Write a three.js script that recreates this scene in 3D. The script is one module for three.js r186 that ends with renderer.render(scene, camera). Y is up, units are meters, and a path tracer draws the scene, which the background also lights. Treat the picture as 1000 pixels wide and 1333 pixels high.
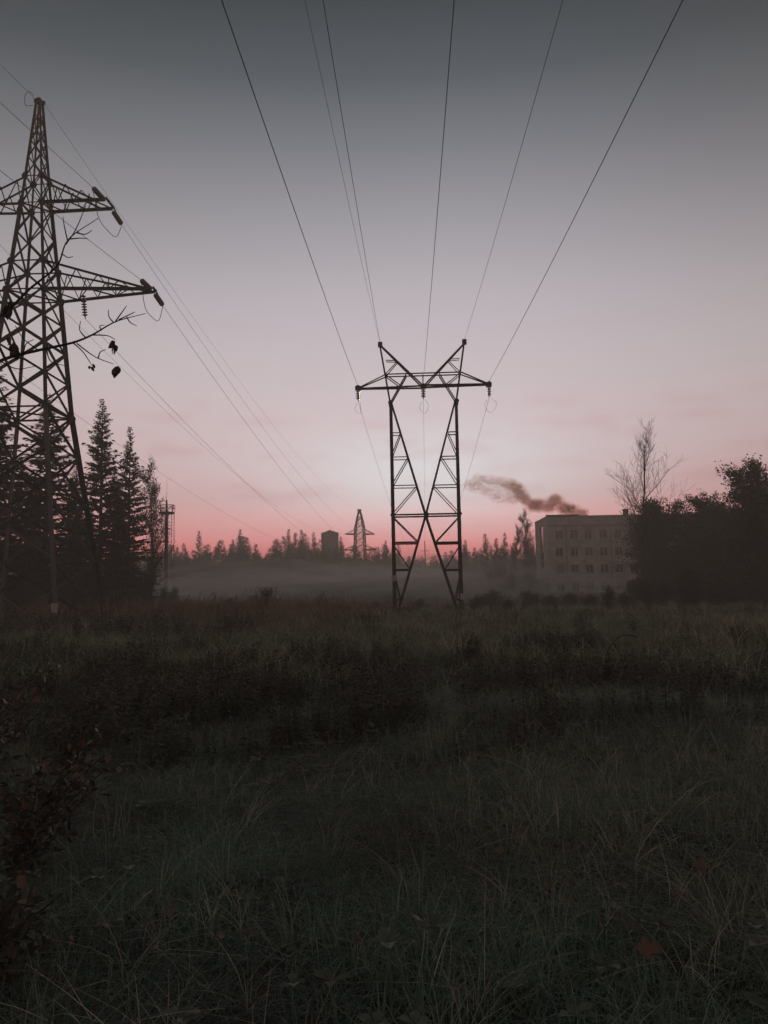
import * as THREE from 'three';
import { MarchingCubes } from 'three/addons/objects/MarchingCubes.js';
import { createNoise2D, createNoise3D } from 'simplex-noise';

// ---------------------------------------------------------------- camera, sky, sun, exposure
const scene = new THREE.Scene();
const PITCH = 5.65 * Math.PI / 180, ROLL = 1.0 * Math.PI / 180, FOV = 66, EYE = 1.65;
const camera = new THREE.PerspectiveCamera(FOV, 768 / 1024, 0.1, 4000);
camera.position.set(0, EYE, 0);
camera.rotation.order = 'YXZ';
camera.rotation.set(PITCH, 0, -ROLL);
scene.add(camera);
const renderer = new THREE.WebGLRenderer({ antialias: true });
renderer.setSize(768, 1024);
renderer.toneMapping = THREE.LinearToneMapping;
renderer.toneMappingExposure = 1.0;
renderer.shadowMap.enabled = true;

const mulberry = (a) => () => { a = (a + 0x6d2b79f5) | 0; let t = Math.imul(a ^ (a >>> 15), 1 | a); t = (t + Math.imul(t ^ (t >>> 7), 61 | t)) ^ t; return ((t ^ (t >>> 14)) >>> 0) / 4294967296; };
let R = mulberry(11);
const rr = (a, b) => a + (b - a) * R();
const n2 = createNoise2D(mulberry(5)), n3 = createNoise3D(mulberry(7));
const fbm = (x, y, o = 4) => { let s = 0, a = 0.5; for (let i = 0; i < o; i++) { s += a * n2(x, y); x *= 2.03; y *= 2.03; a *= 0.5; } return s; };
const clamp = THREE.MathUtils.clamp, lerp = THREE.MathUtils.lerp, smooth = THREE.MathUtils.smoothstep;

// dusk sky: the glow of a sun just set behind the trees, fading upward and round to the far side
const SUN_AZ = 3.0 * Math.PI / 180;      // to the right of straight ahead
const stops = [   // elevation, linear r g b above the sunset
  [0, 4.500, 0.844, 0.879], [2, 4.50, 0.88, 0.92], [3.2, 3.15, 0.87, 0.89], [4.3, 2.02, 0.85, 0.85], [6.6, 1.196, 0.756, 0.761], [9.4, 1.005, 0.758, 0.786], [14.9, 0.793, 0.694, 0.732], [20.2, 0.618, 0.567, 0.615],
  [25.3, 0.411, 0.401, 0.440], [30.1, 0.229, 0.242, 0.275], [34.5, 0.101, 0.123, 0.141], [38.7, 0.048, 0.065, 0.076], [50, 0.047, 0.065, 0.076], [90, 0.048, 0.065, 0.077],
];
function skyColor(az, el) {
  const e = clamp(el, 0, 90);
  let i = 0; while (i < stops.length - 2 && stops[i + 1][0] < e) i++;
  const a = stops[i], b = stops[i + 1], t = clamp((e - a[0]) / (b[0] - a[0]), 0, 1);
  const c = [1, 2, 3].map((k) => lerp(a[k], b[k], t));
  const d = Math.abs(az) * 180 / Math.PI;
  const side = az > 0 ? 19 : 30, floor = lerp(0.64, 0.36, smooth(e, 14, 32));
  const fall = floor + (1 - floor) * Math.exp(-Math.pow(d / side, 2) * 0.5);
  const f = lerp(1, fall, 1 - smooth(e, 40, 80));       // overhead all sides are alike
  const tint = [1, 1, 1 - 0.03 * smooth(d, 8, 30)];
  const glow = Math.exp(-0.5 * ((d / 8) ** 2 + ((e - 6.8) / 3.0) ** 2)), g = [0.18, 0.50, 0.52];      // the brightest air, over the sun
  return c.map((v, k) => v * f * tint[k] + glow * g[k]);
}
{
  const W = 1024, H = 512, data = new Float32Array(W * H * 4);
  for (let r = 0; r < H; r++) for (let c = 0; c < W; c++) {
    const up = ((r + 0.5) / H - 0.5) * Math.PI, rd = ((c + 0.5) / W - 0.5) * 2 * Math.PI;
    const x = Math.cos(rd) * Math.cos(up), y = Math.sin(up), z = Math.sin(rd) * Math.cos(up);
    let az = Math.atan2(x, -z) - SUN_AZ; if (az > Math.PI) az -= 2 * Math.PI; if (az < -Math.PI) az += 2 * Math.PI;
    const el = up * 180 / Math.PI;
    const col = skyColor(az, el);
    // thin streaks of high cloud near the horizon, all the way round
    const s = fbm(az * 5 + 3.1, el * 0.55 + az * 2.0, 5), k = smooth(s, 0.08, 0.5) * smooth(el, 3, 6) * (1 - smooth(el, 10, 17));
    const o = (r * W + c) * 4;
    data[o] = col[0] * (1 - 0.05 * k); data[o + 1] = col[1] * (1 - 0.14 * k); data[o + 2] = col[2] * (1 - 0.13 * k); data[o + 3] = 1;
  }
  const sky = new THREE.DataTexture(data, W, H, THREE.RGBAFormat, THREE.FloatType);
  sky.mapping = THREE.EquirectangularReflectionMapping; sky.magFilter = THREE.LinearFilter; sky.minFilter = THREE.LinearFilter; sky.needsUpdate = true;
  scene.background = sky; scene.environment = sky;
}
const sun = new THREE.DirectionalLight(new THREE.Color().setRGB(1.0, 0.76, 0.66), 1.5);
sun.position.set(Math.sin(SUN_AZ) * 300, 300 * Math.tan(4 * Math.PI / 180), -Math.cos(SUN_AZ) * 300);
sun.target.position.set(0, 0, 0);
sun.castShadow = true; sun.shadow.radius = 4; sun.shadow.mapSize.set(2048, 2048);
Object.assign(sun.shadow.camera, { left: -120, right: 120, top: 60, bottom: -60, near: 1, far: 900 });
sun.name = 'sun'; scene.add(sun, sun.target);
scene.fog = new THREE.FogExp2(new THREE.Color().setRGB(0.95, 0.92, 0.78), 0.0035);

// ---------------------------------------------------------------- helpers
const V = (x, y, z) => new THREE.Vector3(x, y, z);
const used = {};
const numbered = (n) => { used[n] = (used[n] ?? -1) + 1; return used[n] ? n + '_' + String(used[n]).padStart(3, '0') : n; };
function tag(o, label, category, group, kind) { o.userData = { label, category }; if (group) o.userData.group = group; if (kind) o.userData.kind = kind; return o; }
function lit(o) { o.castShadow = o.receiveShadow = true; return o; }
function part(name, geo, mat, parent) { const m = lit(new THREE.Mesh(geo, mat)); m.name = name; parent.add(m); return m; }
function thing(name, p, turn, label, category, group) { const g = new THREE.Group(); g.name = numbered(name); g.position.copy(p); g.rotation.y = turn || 0; tag(g, label, category, group); scene.add(g); return g; }
function single(name, geo, mat, label, category, group) { const m = lit(new THREE.Mesh(geo, mat)); m.name = numbered(name); tag(m, label, category, group); scene.add(m); return m; }
function copy(src, p, turn, s, label, group) { const c = src.clone(); c.name = numbered(src.userData.base); c.position.copy(p); c.rotation.y = turn; if (Array.isArray(s)) c.scale.set(...s); else c.scale.setScalar(s); c.userData = { ...src.userData }; if (label) c.userData.label = label; if (group) c.userData.group = group; scene.add(c); return c; }

class Geo {   // collects faces into one geometry
  constructor() { this.p = []; this.i = []; this.c = []; this.n = 0; }
  v(x, y, z, c) { this.p.push(x, y, z); if (c) this.c.push(c[0], c[1], c[2]); return this.n++; }
  tri(a, b, c, col) { this.i.push(this.v(a.x, a.y, a.z, col), this.v(b.x, b.y, b.z, col), this.v(c.x, c.y, c.z, col)); }
  quad(a, b, c, d, col) { const k = this.n; this.v(a.x, a.y, a.z, col); this.v(b.x, b.y, b.z, col); this.v(c.x, c.y, c.z, col); this.v(d.x, d.y, d.z, col); this.i.push(k, k + 1, k + 2, k, k + 2, k + 3); }
  cone(a, b, r0, r1, n = 4, col) {
    const d = b.clone().sub(a).normalize(), u = Math.abs(d.y) < 0.9 ? V(0, 1, 0).cross(d).normalize() : V(1, 0, 0).cross(d).normalize(), w = d.clone().cross(u), k = this.n;
    for (let e = 0; e < 2; e++) for (let j = 0; j < n; j++) { const t = j / n * 2 * Math.PI, q = e ? b : a, r = e ? r1 : r0; this.v(q.x + (u.x * Math.cos(t) + w.x * Math.sin(t)) * r, q.y + (u.y * Math.cos(t) + w.y * Math.sin(t)) * r, q.z + (u.z * Math.cos(t) + w.z * Math.sin(t)) * r, col); }
    for (let j = 0; j < n; j++) { const l = (j + 1) % n; this.i.push(k + j, k + l, k + n + l, k + j, k + n + l, k + n + j); }
  }
  box(x0, x1, y0, y1, z0, z1) {
    const a = [V(x0, y0, z1), V(x1, y0, z1), V(x1, y1, z1), V(x0, y1, z1), V(x0, y0, z0), V(x1, y0, z0), V(x1, y1, z0), V(x0, y1, z0)];
    for (const [i, j, k, l] of [[0, 1, 2, 3], [5, 4, 7, 6], [4, 0, 3, 7], [1, 5, 6, 2], [3, 2, 6, 7], [4, 5, 1, 0]]) this.quad(a[i], a[j], a[k], a[l]);
    return this;
  }
  build() { const g = new THREE.BufferGeometry(); g.setAttribute('position', new THREE.Float32BufferAttribute(this.p, 3)); if (this.c.length) g.setAttribute('color', new THREE.Float32BufferAttribute(this.c, 3)); g.setIndex(this.i); g.computeVertexNormals(); return g; }
}
const boxGeo = (x0, x1, y0, y1, z0, z1) => new Geo().box(x0, x1, y0, y1, z0, z1).build();
const mat = (r, g, b, rough = 0.9, extra = {}) => new THREE.MeshStandardMaterial({ color: new THREE.Color().setRGB(r, g, b), roughness: rough, side: THREE.DoubleSide, ...extra });

// a photograph position (1000 x 1333) as a place at a given distance ahead
const F = 666.5 / Math.tan(FOV * Math.PI / 360), SR = Math.sin(ROLL), CR = Math.cos(ROLL);
function ray(px, py) { const u = px - 500, w = py - 666.5, x = (u * CR - w * SR) / F, y = -(w * CR + u * SR) / F; return V(x, y * Math.cos(PITCH) + Math.sin(PITCH), y * Math.sin(PITCH) - Math.cos(PITCH)); }
function at(px, py, d) { const r = ray(px, py); return r.multiplyScalar(d / -r.z).add(V(0, EYE, 0)); }
const groundX = (px, d) => at(px, 768, d).x;
const heightAt = (px, py, d) => at(px, py, d).y;

// lie of the land
function gh(x, z) {
  const d = Math.hypot(x, z), near = smooth(d, 2, 9);
  let h = near * (0.16 * n2(x / 9 + 4, z / 9) + 0.05 * n2(x / 2.3, z / 2.3));
  h += 0.22 * Math.exp(-(((x - 3.2) / 2.2) ** 2 + ((z + 9.5) / 1.6) ** 2));            // grassy hump
  h -= 0.22 * Math.exp(-(((z + 13.5) / 2.6) ** 2)) * smooth(d, 6, 12);                  // shallow ditch
  h -= 0.30 * smooth(-z, 45, 60) * (1 - smooth(-z, 80, 140));
  h += 0.10 * n2(x / 40, z / 40) * smooth(d, 20, 60);
  return h;
}
const onGround = (x, z, dy = 0) => V(x, gh(x, z) + dy, z);
function groundHit(px, py) { const r = ray(px, py).normalize(), p = V(0, EYE, 0); for (let t = 1; t < 400; t += 0.02) { p.copy(r).multiplyScalar(t); p.y += EYE; if (p.y < gh(p.x, p.z)) return p; } return p; }

// ---------------------------------------------------------------- textures
function texture(size, f, repeat) {
  const d = new Uint8Array(size * size * 4);
  for (let y = 0; y < size; y++) for (let x = 0; x < size; x++) { const c = f(x / size, y / size), o = (y * size + x) * 4; for (let k = 0; k < 3; k++) d[o + k] = clamp(Math.round(c[k] * 255), 0, 255); d[o + 3] = 255; }
  const t = new THREE.DataTexture(d, size, size); t.wrapS = t.wrapT = THREE.RepeatWrapping; t.magFilter = THREE.LinearFilter; t.colorSpace = THREE.SRGBColorSpace; t.needsUpdate = true;
  if (repeat) t.repeat.set(repeat, repeat); return t;
}
const tileNoise = (u, v, k, seed) => { const a = u * 2 * Math.PI, b = v * 2 * Math.PI, r = k / (2 * Math.PI); return n3(Math.cos(a) * r + seed, Math.sin(a) * r + Math.cos(b) * r * 1.7, Math.sin(b) * r * 1.7 + seed); };
const soilTex = texture(512, (u, v) => { const a = tileNoise(u, v, 6, 1) * 0.5 + tileNoise(u, v, 23, 4) * 0.5, b = tileNoise(u, v, 90, 8); const g = 0.20 + 0.05 * a + 0.06 * b; return [g * 1.05, g, g * 0.78]; });
const wallTex = texture(512, (u, v) => { const a = tileNoise(u, v, 4, 2), b = tileNoise(u, v, 31, 5), st = Math.max(0, n2(u * 40, v * 1.5)) * 0.5 + 0.5 * Math.max(0, n2(u * 90, v * 3)); const g = 0.66 + 0.07 * a + 0.05 * b - 0.16 * st; return [g * 1.02, g * 0.98, g * 0.93]; });

// ---------------------------------------------------------------- ground
{
  const N = 220, g = new Geo(), uv = [], place = (t) => Math.sign(t) * (Math.abs(t) * 18 + Math.pow(Math.abs(t), 4) * 882);
  for (let j = 0; j <= N; j++) for (let i = 0; i <= N; i++) { const x = place(i / N * 2 - 1), z = place(j / N * 2 - 1); g.v(x, gh(x, z), z); uv.push(x / 2.2, z / 2.2); }
  for (let j = 0; j < N; j++) for (let i = 0; i < N; i++) { const a = j * (N + 1) + i; g.i.push(a, a + N + 1, a + 1, a + 1, a + N + 1, a + N + 2); }
  const geo = g.build(); geo.setAttribute('uv', new THREE.Float32BufferAttribute(uv, 2));
  const m = part('ground', geo, new THREE.MeshStandardMaterial({ map: soilTex, roughness: 1 }), scene);
  tag(m, 'dark rough meadow ground of soil and matted grass', 'ground', null, 'structure');
}

// ---------------------------------------------------------------- steel bars
const barGeo = (() => { const g = new Geo(); g.box(-0.5, 0.5, 0, 1, -0.5, -0.36); g.box(-0.5, -0.36, 0, 1, -0.36, 0.5); return g.build(); })();
const steel = mat(0.018, 0.019, 0.021, 0.9), steelBrown = mat(0.034, 0.025, 0.023, 0.9), steelHighlight = mat(0.085, 0.082, 0.08, 0.8);
const UP = V(0, 1, 0);
function bar(name, a, b, w, m, parent, spin = 0.4) {
  const d = b.clone().sub(a), L = d.length(), o = part(name, barGeo, m, parent);
  o.position.copy(a); o.quaternion.setFromUnitVectors(UP, d.normalize()); o.rotateY(spin); o.scale.set(w, L, w); return o;
}
const plateGeo = new THREE.CylinderGeometry(0.5, 0.5, 1, 8).rotateX(Math.PI / 2);
function plate(p, n, s, m, parent) { const o = part('gusset_plate', plateGeo, m, parent); o.position.copy(p); o.quaternion.setFromUnitVectors(V(0, 0, 1), n); o.scale.set(s, s, 0.03); return o; }
const glassy = mat(0.055, 0.062, 0.060, 0.35);
function insulatorGeo(n, r, step) {
  const pts = [new THREE.Vector2(0.001, 0)];
  for (let k = 0; k < n; k++) { const y = 0.12 + k * step; pts.push(new THREE.Vector2(0.03, y), new THREE.Vector2(r, y + step * 0.25), new THREE.Vector2(r * 0.96, y + step * 0.42), new THREE.Vector2(0.05, y + step * 0.72)); }
  pts.push(new THREE.Vector2(0.03, 0.12 + n * step), new THREE.Vector2(0.025, 0.24 + n * step), new THREE.Vector2(0.001, 0.24 + n * step));
  return new THREE.LatheGeometry(pts, 12);
}
const insGeo = insulatorGeo(8, 0.15, 0.145);
const INS = 0.24 + 8 * 0.145;
function insulator(a, dir, parent) { const o = part('insulator_string', insGeo, glassy, parent); o.position.copy(a); o.quaternion.setFromUnitVectors(UP, dir.clone().normalize()); return o; }
const wireMat = mat(0.03, 0.03, 0.032, 0.6, { metalness: 0.3 });
function tube(points, r, segs = 40, sides = 5) { return new THREE.TubeGeometry(new THREE.CatmullRomCurve3(points), segs, r, sides, false); }
function sagWire(a, b, sag, n = 48) { const pts = []; for (let k = 0; k <= n; k++) { const u = k / n, p = a.clone().lerp(b, u); p.y -= 4 * sag * u * (1 - u); pts.push(p); } return pts; }
function wire(name, a, b, sag, r, label, group) { return single(name, tube(sagWire(a, b, sag), r * 0.78, 90, 5), wireMat, label, 'power line', group); }

// ---------------------------------------------------------------- lattice pylon beside the spruces
const towerPos = V(-19.05, 0, -42); towerPos.y = gh(towerPos.x, towerPos.z) - 0.1;
const TURN = -0.03;
const profile = [[0, 3.12], [11.7, 1.57], [18.3, 1.02], [23.4, 0.58], [29.7, 0.11]];
const halfAt = (h, pr = profile) => { let i = 0; while (i < pr.length - 2 && pr[i + 1][0] < h) i++; const [a, b] = [pr[i], pr[i + 1]]; return lerp(a[1], b[1], (h - a[0]) / (b[0] - a[0])); };
const corner = (h, k, pr) => { const s = halfAt(h, pr); return V([-1, 1, 1, -1][k] * s, h, [1, 1, -1, -1][k] * s); };
const tower = thing('lattice_pylon', towerPos, TURN, 'tall dark lattice pylon with two tiers of crossarms standing before the spruces', 'pylon');
{
  const T = tower;
  for (let k = 0; k < 4; k++) for (let s = 0; s < profile.length - 1; s++) bar('leg', corner(profile[s][0], k), corner(profile[s + 1][0], k), [0.24, 0.20, 0.16, 0.11][s], s ? steel : k % 2 ? steelHighlight : steel, T, [0, -Math.PI / 2, Math.PI, Math.PI / 2][k] + Math.PI);  // lowest legs: highlights put into the colour with a paler steel
  const lv = [0, 3.7, 6.9, 9.5, 11.7, 13.6, 15.3, 16.9, 18.3, 19.95, 21.7, 23.4, 25.0, 26.2, 27.2, 28.1, 28.9];
  for (let q = 0; q < lv.length - 1; q++) for (let k = 0; k < 4; k++) {
    const a = lv[q], b = lv[q + 1], l = (k + 1) % 4, w = a < 11.7 ? 0.135 : a < 18 ? 0.115 : a < 23 ? 0.085 : 0.055, n = [V(0, 0, 1), V(1, 0, 0), V(0, 0, -1), V(-1, 0, 0)][k];
    const off = n.clone().multiplyScalar(0.04);
    bar('brace', corner(a, k).add(off), corner(b, l).add(off), w, steel, T, rr(0, 3));
    bar('brace', corner(a, l).sub(off), corner(b, k).sub(off), w, a < 6 ? steelHighlight : steel, T, rr(0, 3));
    if ([11.7, 18.3, 19.95, 23.4, 25.0].includes(a)) { bar('crossbar', corner(a, k), corner(a, l), w, steel, T, 1); plate(corner(a, k).add(off), n, a < 12 ? 0.42 : a < 20 ? 0.46 : 0.38, steel, T); plate(corner(a, k).add(V(n.z, 0, -n.x).multiplyScalar(-0.03)), V(-n.z, 0, n.x), a < 12 ? 0.4 : 0.42, steel, T); }
    else if (a > 0 && a < 18) plate(corner(a, k).add(off), n, 0.26, steel, T);
    if (a < 9 && a > 0) { const m = corner(a, k).lerp(corner(b, l), 0.5).add(corner(a, l).lerp(corner(b, k), 0.5)).multiplyScalar(0.5); bar('brace', m, corner((a + b) / 2, k), 0.07, steel, T, 0.6); }
  }
  for (const a of [11.7, 18.3, 23.4]) bar('crossbar', corner(a, 0), corner(a, 2), 0.07, steel, T);
  // crossarms
  function crossarm(side, h, hTop, reach, tipHalf, parallel) {
    const A = new THREE.Group(); A.name = 'crossarm'; T.add(A);
    const ks = side > 0 ? [1, 2] : [0, 3], tips = [];
    for (const k of ks) {
      const root = corner(h, k), up = corner(hTop, k), zs = Math.sign(root.z), tip = V(side * reach, h + (parallel ? 0.05 : 0.12), zs * tipHalf);
      tips.push(tip);
      bar('chord', root, tip, 0.16, steel, A, 0.2); bar('chord', up, tip.clone().lerp(root, parallel ? 0.16 : 0.03), 0.115, steel, A, 0.3);
      const n = parallel ? 4 : 5;
      for (let i = 0; i < n; i++) {
        const u0 = i / n, u1 = (i + 0.5) / n, u2 = (i + 1) / n, lo = (u) => root.clone().lerp(tip, u), hi = (u) => up.clone().lerp(tip, u);
        if (i < n - 1) { bar('brace', lo(u0), hi(u1), 0.06, steel, A, 0.7); bar('brace', hi(u1), lo(u2), 0.06, steel, A, 0.7); if (i === 2) bar('brace', lo(u2), hi(u2), 0.06, steel, A); }
      }
    }
    const [ra, rb] = ks.map((k) => corner(h, k)), n = 5;
    for (let i = 0; i < n; i++) { const a = ra.clone().lerp(tips[0], i / n), b = rb.clone().lerp(tips[1], (i + 1) / n), c = rb.clone().lerp(tips[1], i / n), d = ra.clone().lerp(tips[0], (i + 1) / n); bar('brace', i % 2 ? c : a, i % 2 ? d : b, 0.06, steel, A); }
    bar('end_bar', tips[0].clone().add(V(side * 0.15, 0.02, 0.12)), tips[1].clone().add(V(side * 0.15, 0.02, -0.12)), 0.15, steel, A);
    return tips;
  }
  const ends = {};
  for (const [key, side, h, ht, reach, th, par] of [['right_high', 1, 23.4, 25.0, 4.05, 0.52, true], ['left_high', -1, 23.4, 25.0, 4.05, 0.52, true], ['right_low', 1, 18.3, 19.95, 6.6, 0.22, false], ['left_low', -1, 18.3, 19.95, 6.6, 0.22, false]]) ends[key] = crossarm(side, h, ht, reach, th, par);
  // strings at the tips, jumper loops below, and one upright string under each low arm
  tower.userData.pull = {};
  const back = V(-0.075, -0.03, 1).normalize(), fore = V(0.035, -0.10, -1).normalize();
  T.updateMatrixWorld(true);
  for (const key in ends) {
    const [near, far] = ends[key], inv = (d) => d.clone().applyAxisAngle(UP, -TURN);
    const nb = inv(back), nf = inv(fore), pn = near.clone().add(V(0, -0.08, 0.15)), pf = far.clone().add(V(0, -0.08, -0.15));
    insulator(pn, nb, T); insulator(pf, nf, T);
    const en = pn.clone().addScaledVector(nb, INS), ef = pf.clone().addScaledVector(nf, INS);
    const mid = en.clone().lerp(ef, 0.5).add(V(0, -1.35, 0));
    part('jumper_cable', tube([en, en.clone().lerp(mid, 0.5).add(V(0, -0.55, 0.2)), mid, ef.clone().lerp(mid, 0.5).add(V(0, -0.45, -0.2)), ef], 0.018, 30, 5), wireMat, T);
    tower.userData.pull[key] = [T.localToWorld(en.clone()), T.localToWorld(ef.clone())];
  }
  for (const s of [1, -1]) insulator(V(s * 2.85, 18.25, 0.3), V(0.06 * s, -1, -0.12), T);
  tower.userData.pull.inner = [T.localToWorld(V(2.95, 16.85, 0.13)), T.localToWorld(V(2.95, 16.85, 0.13))];
  // peak with its clamp and hook
  bar('peak_bar', V(-0.28, 29.65, 0.1), V(0.28, 29.6, -0.1), 0.16, steel, T); plate(V(0, 29.6, 0.14), V(0, 0, 1), 0.42, steel, T);
  part('peak_hook', tube([V(-0.2, 29.8, 0.3), V(-0.4, 30.0, 0.4), V(-0.62, 29.8, 0.4), V(-0.6, 29.2, 0.35), V(-0.25, 29.3, 0.2)], 0.015, 20, 4), wireMat, T);
  tower.userData.pull.shield = [T.localToWorld(V(-0.2, 29.7, 0.2)), T.localToWorld(V(0.2, 29.6, -0.2))];
  const concrete = mat(0.22, 0.21, 0.20, 0.95);
  for (let k = 0; k < 4; k++) { const f = corner(0.15, k); part('footing', new THREE.CylinderGeometry(0.32, 0.45, 0.7, 4).rotateY(Math.PI / 4).translate(f.x, 0.1, f.z), concrete, T); }
  const wp = corner(1.25, 1); const s = part('warning_plate', boxGeo(-0.17, 0.17, -0.22, 0.22, -0.01, 0.01), null, T);
  s.position.set(wp.x - 0.02, wp.y, wp.z + 0.16); s.rotation.x = -0.13;
}
// a painted plate: pale sheet with a worn dark border and bolt
function plateMaterial(seed) {
  const c = document.createElement('canvas'); c.width = 128; c.height = 160; const g = c.getContext('2d');
  g.fillStyle = '#b5adab'; g.fillRect(0, 0, 128, 160); g.strokeStyle = '#3a2f30'; g.lineWidth = 7; g.strokeRect(22, 30, 84, 100);
  g.fillStyle = '#3a2c2e'; g.beginPath(); g.moveTo(74, 42); g.lineTo(46, 84); g.lineTo(64, 84); g.lineTo(52, 122); g.lineTo(84, 74); g.lineTo(66, 74); g.closePath(); g.fill();
  const q = mulberry(seed); g.fillStyle = 'rgba(70,52,46,0.45)'; for (let k = 0; k < 60; k++) g.fillRect(q() * 128, q() * 160, q() * 9, q() * 5);
  const t = new THREE.CanvasTexture(c); t.colorSpace = THREE.SRGBColorSpace; return new THREE.MeshStandardMaterial({ map: t, roughness: 0.6 });
}
function plateSheet(w, h) { const g = new THREE.BoxGeometry(w, h, 0.012); return g; }
const warnMat = plateMaterial(3);
tower.children.find((c) => c.name === 'warning_plate').geometry = plateSheet(0.34, 0.44);
tower.children.find((c) => c.name === 'warning_plate').material = warnMat;

// ---------------------------------------------------------------- V-braced portal pylon in the open
const portalPos = onGround(3.05, -57, -0.35);
const portal = thing('portal_pylon', portalPos, -0.045, 'steel portal pylon with crossed inner legs and two horned peaks in the misty meadow', 'pylon');
const P0 = -portalPos.y;   // heights below are above the eye's ground level
const portalEnds = {};
{
  const T = portal, H = (h) => h + P0, top = 15.3, mid = 6.98, W = 2.42;
  const dz = (h) => lerp(1.35, 0.38, clamp(h / top, 0, 1));
  const inner = (h, s) => h >= mid ? s * W * (h - mid) / (top - mid) : -s * 2.28 * (mid - h) / mid;   // s: side at the top
  const m = steelBrown;  // a browner steel tone, also used on the far pylon
  for (const z of [1, -1]) {
    for (const s of [-1, 1]) {
      bar('leg', V(s * W * 0.99, H(-0.5), z * dz(0)), V(s * W, H(top), z * dz(top)), 0.17, m, T, z > 0 ? 0.2 : 2);
      bar('inner_leg', V(inner(0, s), H(-0.4), z * dz(0)), V(0, H(mid), z * dz(mid)), 0.145, m, T, 0.5);
      bar('inner_leg', V(0, H(mid), z * dz(mid)), V(s * W * 0.96, H(top), z * dz(top)), 0.13, m, T, 0.5);
      for (const h of [13.0, 11.2, 9.1, 4.97, 3.03, 0.9]) {
        const ss = h > mid ? s : -s;
        bar('crossbar', V(s * W, H(h), z * dz(h)), V(inner(h, ss), H(h), z * dz(h)), h > mid ? 0.085 : 0.13, m, T, 1);
      }
      const up = [15.0, 13.0, 11.2, 9.1, mid];
      for (let i = 1; i < up.length - 1; i++) bar('brace', V(s * W, H(up[i + 1] + 0.05), z * dz(up[i + 1])), V(inner(up[i], s), H(up[i] - 0.05), z * dz(up[i])), 0.075, m, T, 0.6);
      bar('brace', V(s * W, H(11.25), z * dz(11.2)), V(inner(13, s), H(12.95), z * dz(13)), 0.075, m, T, 0.6);
      const dn = [mid, 4.97, 3.03, 0.9];
      for (let i = 0; i < 3; i++) bar('brace', V(s * W, H(dn[i] - 0.1), z * dz(dn[i])), V(inner(dn[i + 1], -s), H(dn[i + 1] + 0.08), z * dz(dn[i + 1])), 0.085, m, T, 0.6);
    }
    bar('tie_beam', V(-W, H(mid), z * dz(mid)), V(W, H(mid), z * dz(mid)), 0.12, m, T, 0.3);
    plate(V(0, H(mid), z * (dz(mid) + 0.08)), V(0, 0, 1), 0.4, m, T);
    for (const s of [-1, 1]) { plate(V(s * W, H(mid), z * (dz(mid) + 0.1)), V(0, 0, 1), 0.28, m, T); plate(V(s * W, H(top), z * (dz(top) + 0.08)), V(0, 0, 1), 0.36, steel, T); }
  }
  for (const s of [-1, 1]) for (const h of [mid, 9.1, 11.2, 13, 4.97, 3.03, 0.9]) { bar('side_tie', V(s * W, H(h), dz(h)), V(s * W, H(h), -dz(h)), 0.07, m, T); }
  for (const s of [-1, 1]) for (const z of [1, -1]) part('footing', new THREE.CylinderGeometry(0.3, 0.42, 0.7, 4).rotateY(Math.PI / 4).translate(s * W * 0.97, 0.2, z * dz(0)), mat(0.22, 0.21, 0.20, 0.95), T);
  // head: horns, crossarm
  const beam = 16.55, rail = 17.45, peak = 19.75, tipX = 4.8;
  for (const z of [1, -1]) {
    const d = 0.36 * z;
    for (const s of [-1, 1]) {
      bar('horn_leg', V(s * W, H(top), d), V(s * 3.12, H(peak), d * 0.25), 0.13, steel, T);
      bar('horn_strut', V(s * 3.12, H(peak), d * 0.25), V(s * 0.06, H(beam), d), 0.115, steel, T);
      bar('head_brace', V(s * W, H(top), d), V(s * 1.22, H(rail - 0.05), d), 0.1, steel, T);
      bar('head_brace', V(s * 2.78, H(rail), d), V(s * 1.62, H(beam), d), 0.08, steel, T);
      bar('head_brace', V(s * 2.72, H(18.55), d * 0.6), V(s * 1.95, H(18.5), d * 0.6), 0.07, steel, T);
      bar('head_brace', V(s * 2.72, H(rail + 0.05), d), V(s * 1.85, H(18.45), d * 0.6), 0.07, steel, T);
      bar('arm_chord', V(s * 2.8, H(rail), d), V(s * tipX, H(beam + 0.03), d * 0.3), 0.1, steel, T);
      bar('arm_chord', V(0, H(beam), d), V(s * tipX, H(beam), d * 0.3), 0.15, steel, T);
    }
    bar('top_rail', V(-2.8, H(rail), d), V(2.8, H(rail), d), 0.095, steel, T);
  }
  bar('head_brace', V(0, H(beam), 0), V(0, H(rail), 0), 0.07, steel, T);
  for (const x of [-3.6, -2.5, -1.2, 1.2, 2.5, 3.6]) bar('arm_tie', V(x, H(beam), 0.36 * (1 - Math.abs(x) / 8)), V(x, H(beam), -0.36 * (1 - Math.abs(x) / 8)), 0.07, steel, T);
  T.updateMatrixWorld(true);
  const bulky = insulatorGeo(5, 0.17, 0.13), stubby = 0.24 + 5 * 0.13;
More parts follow.
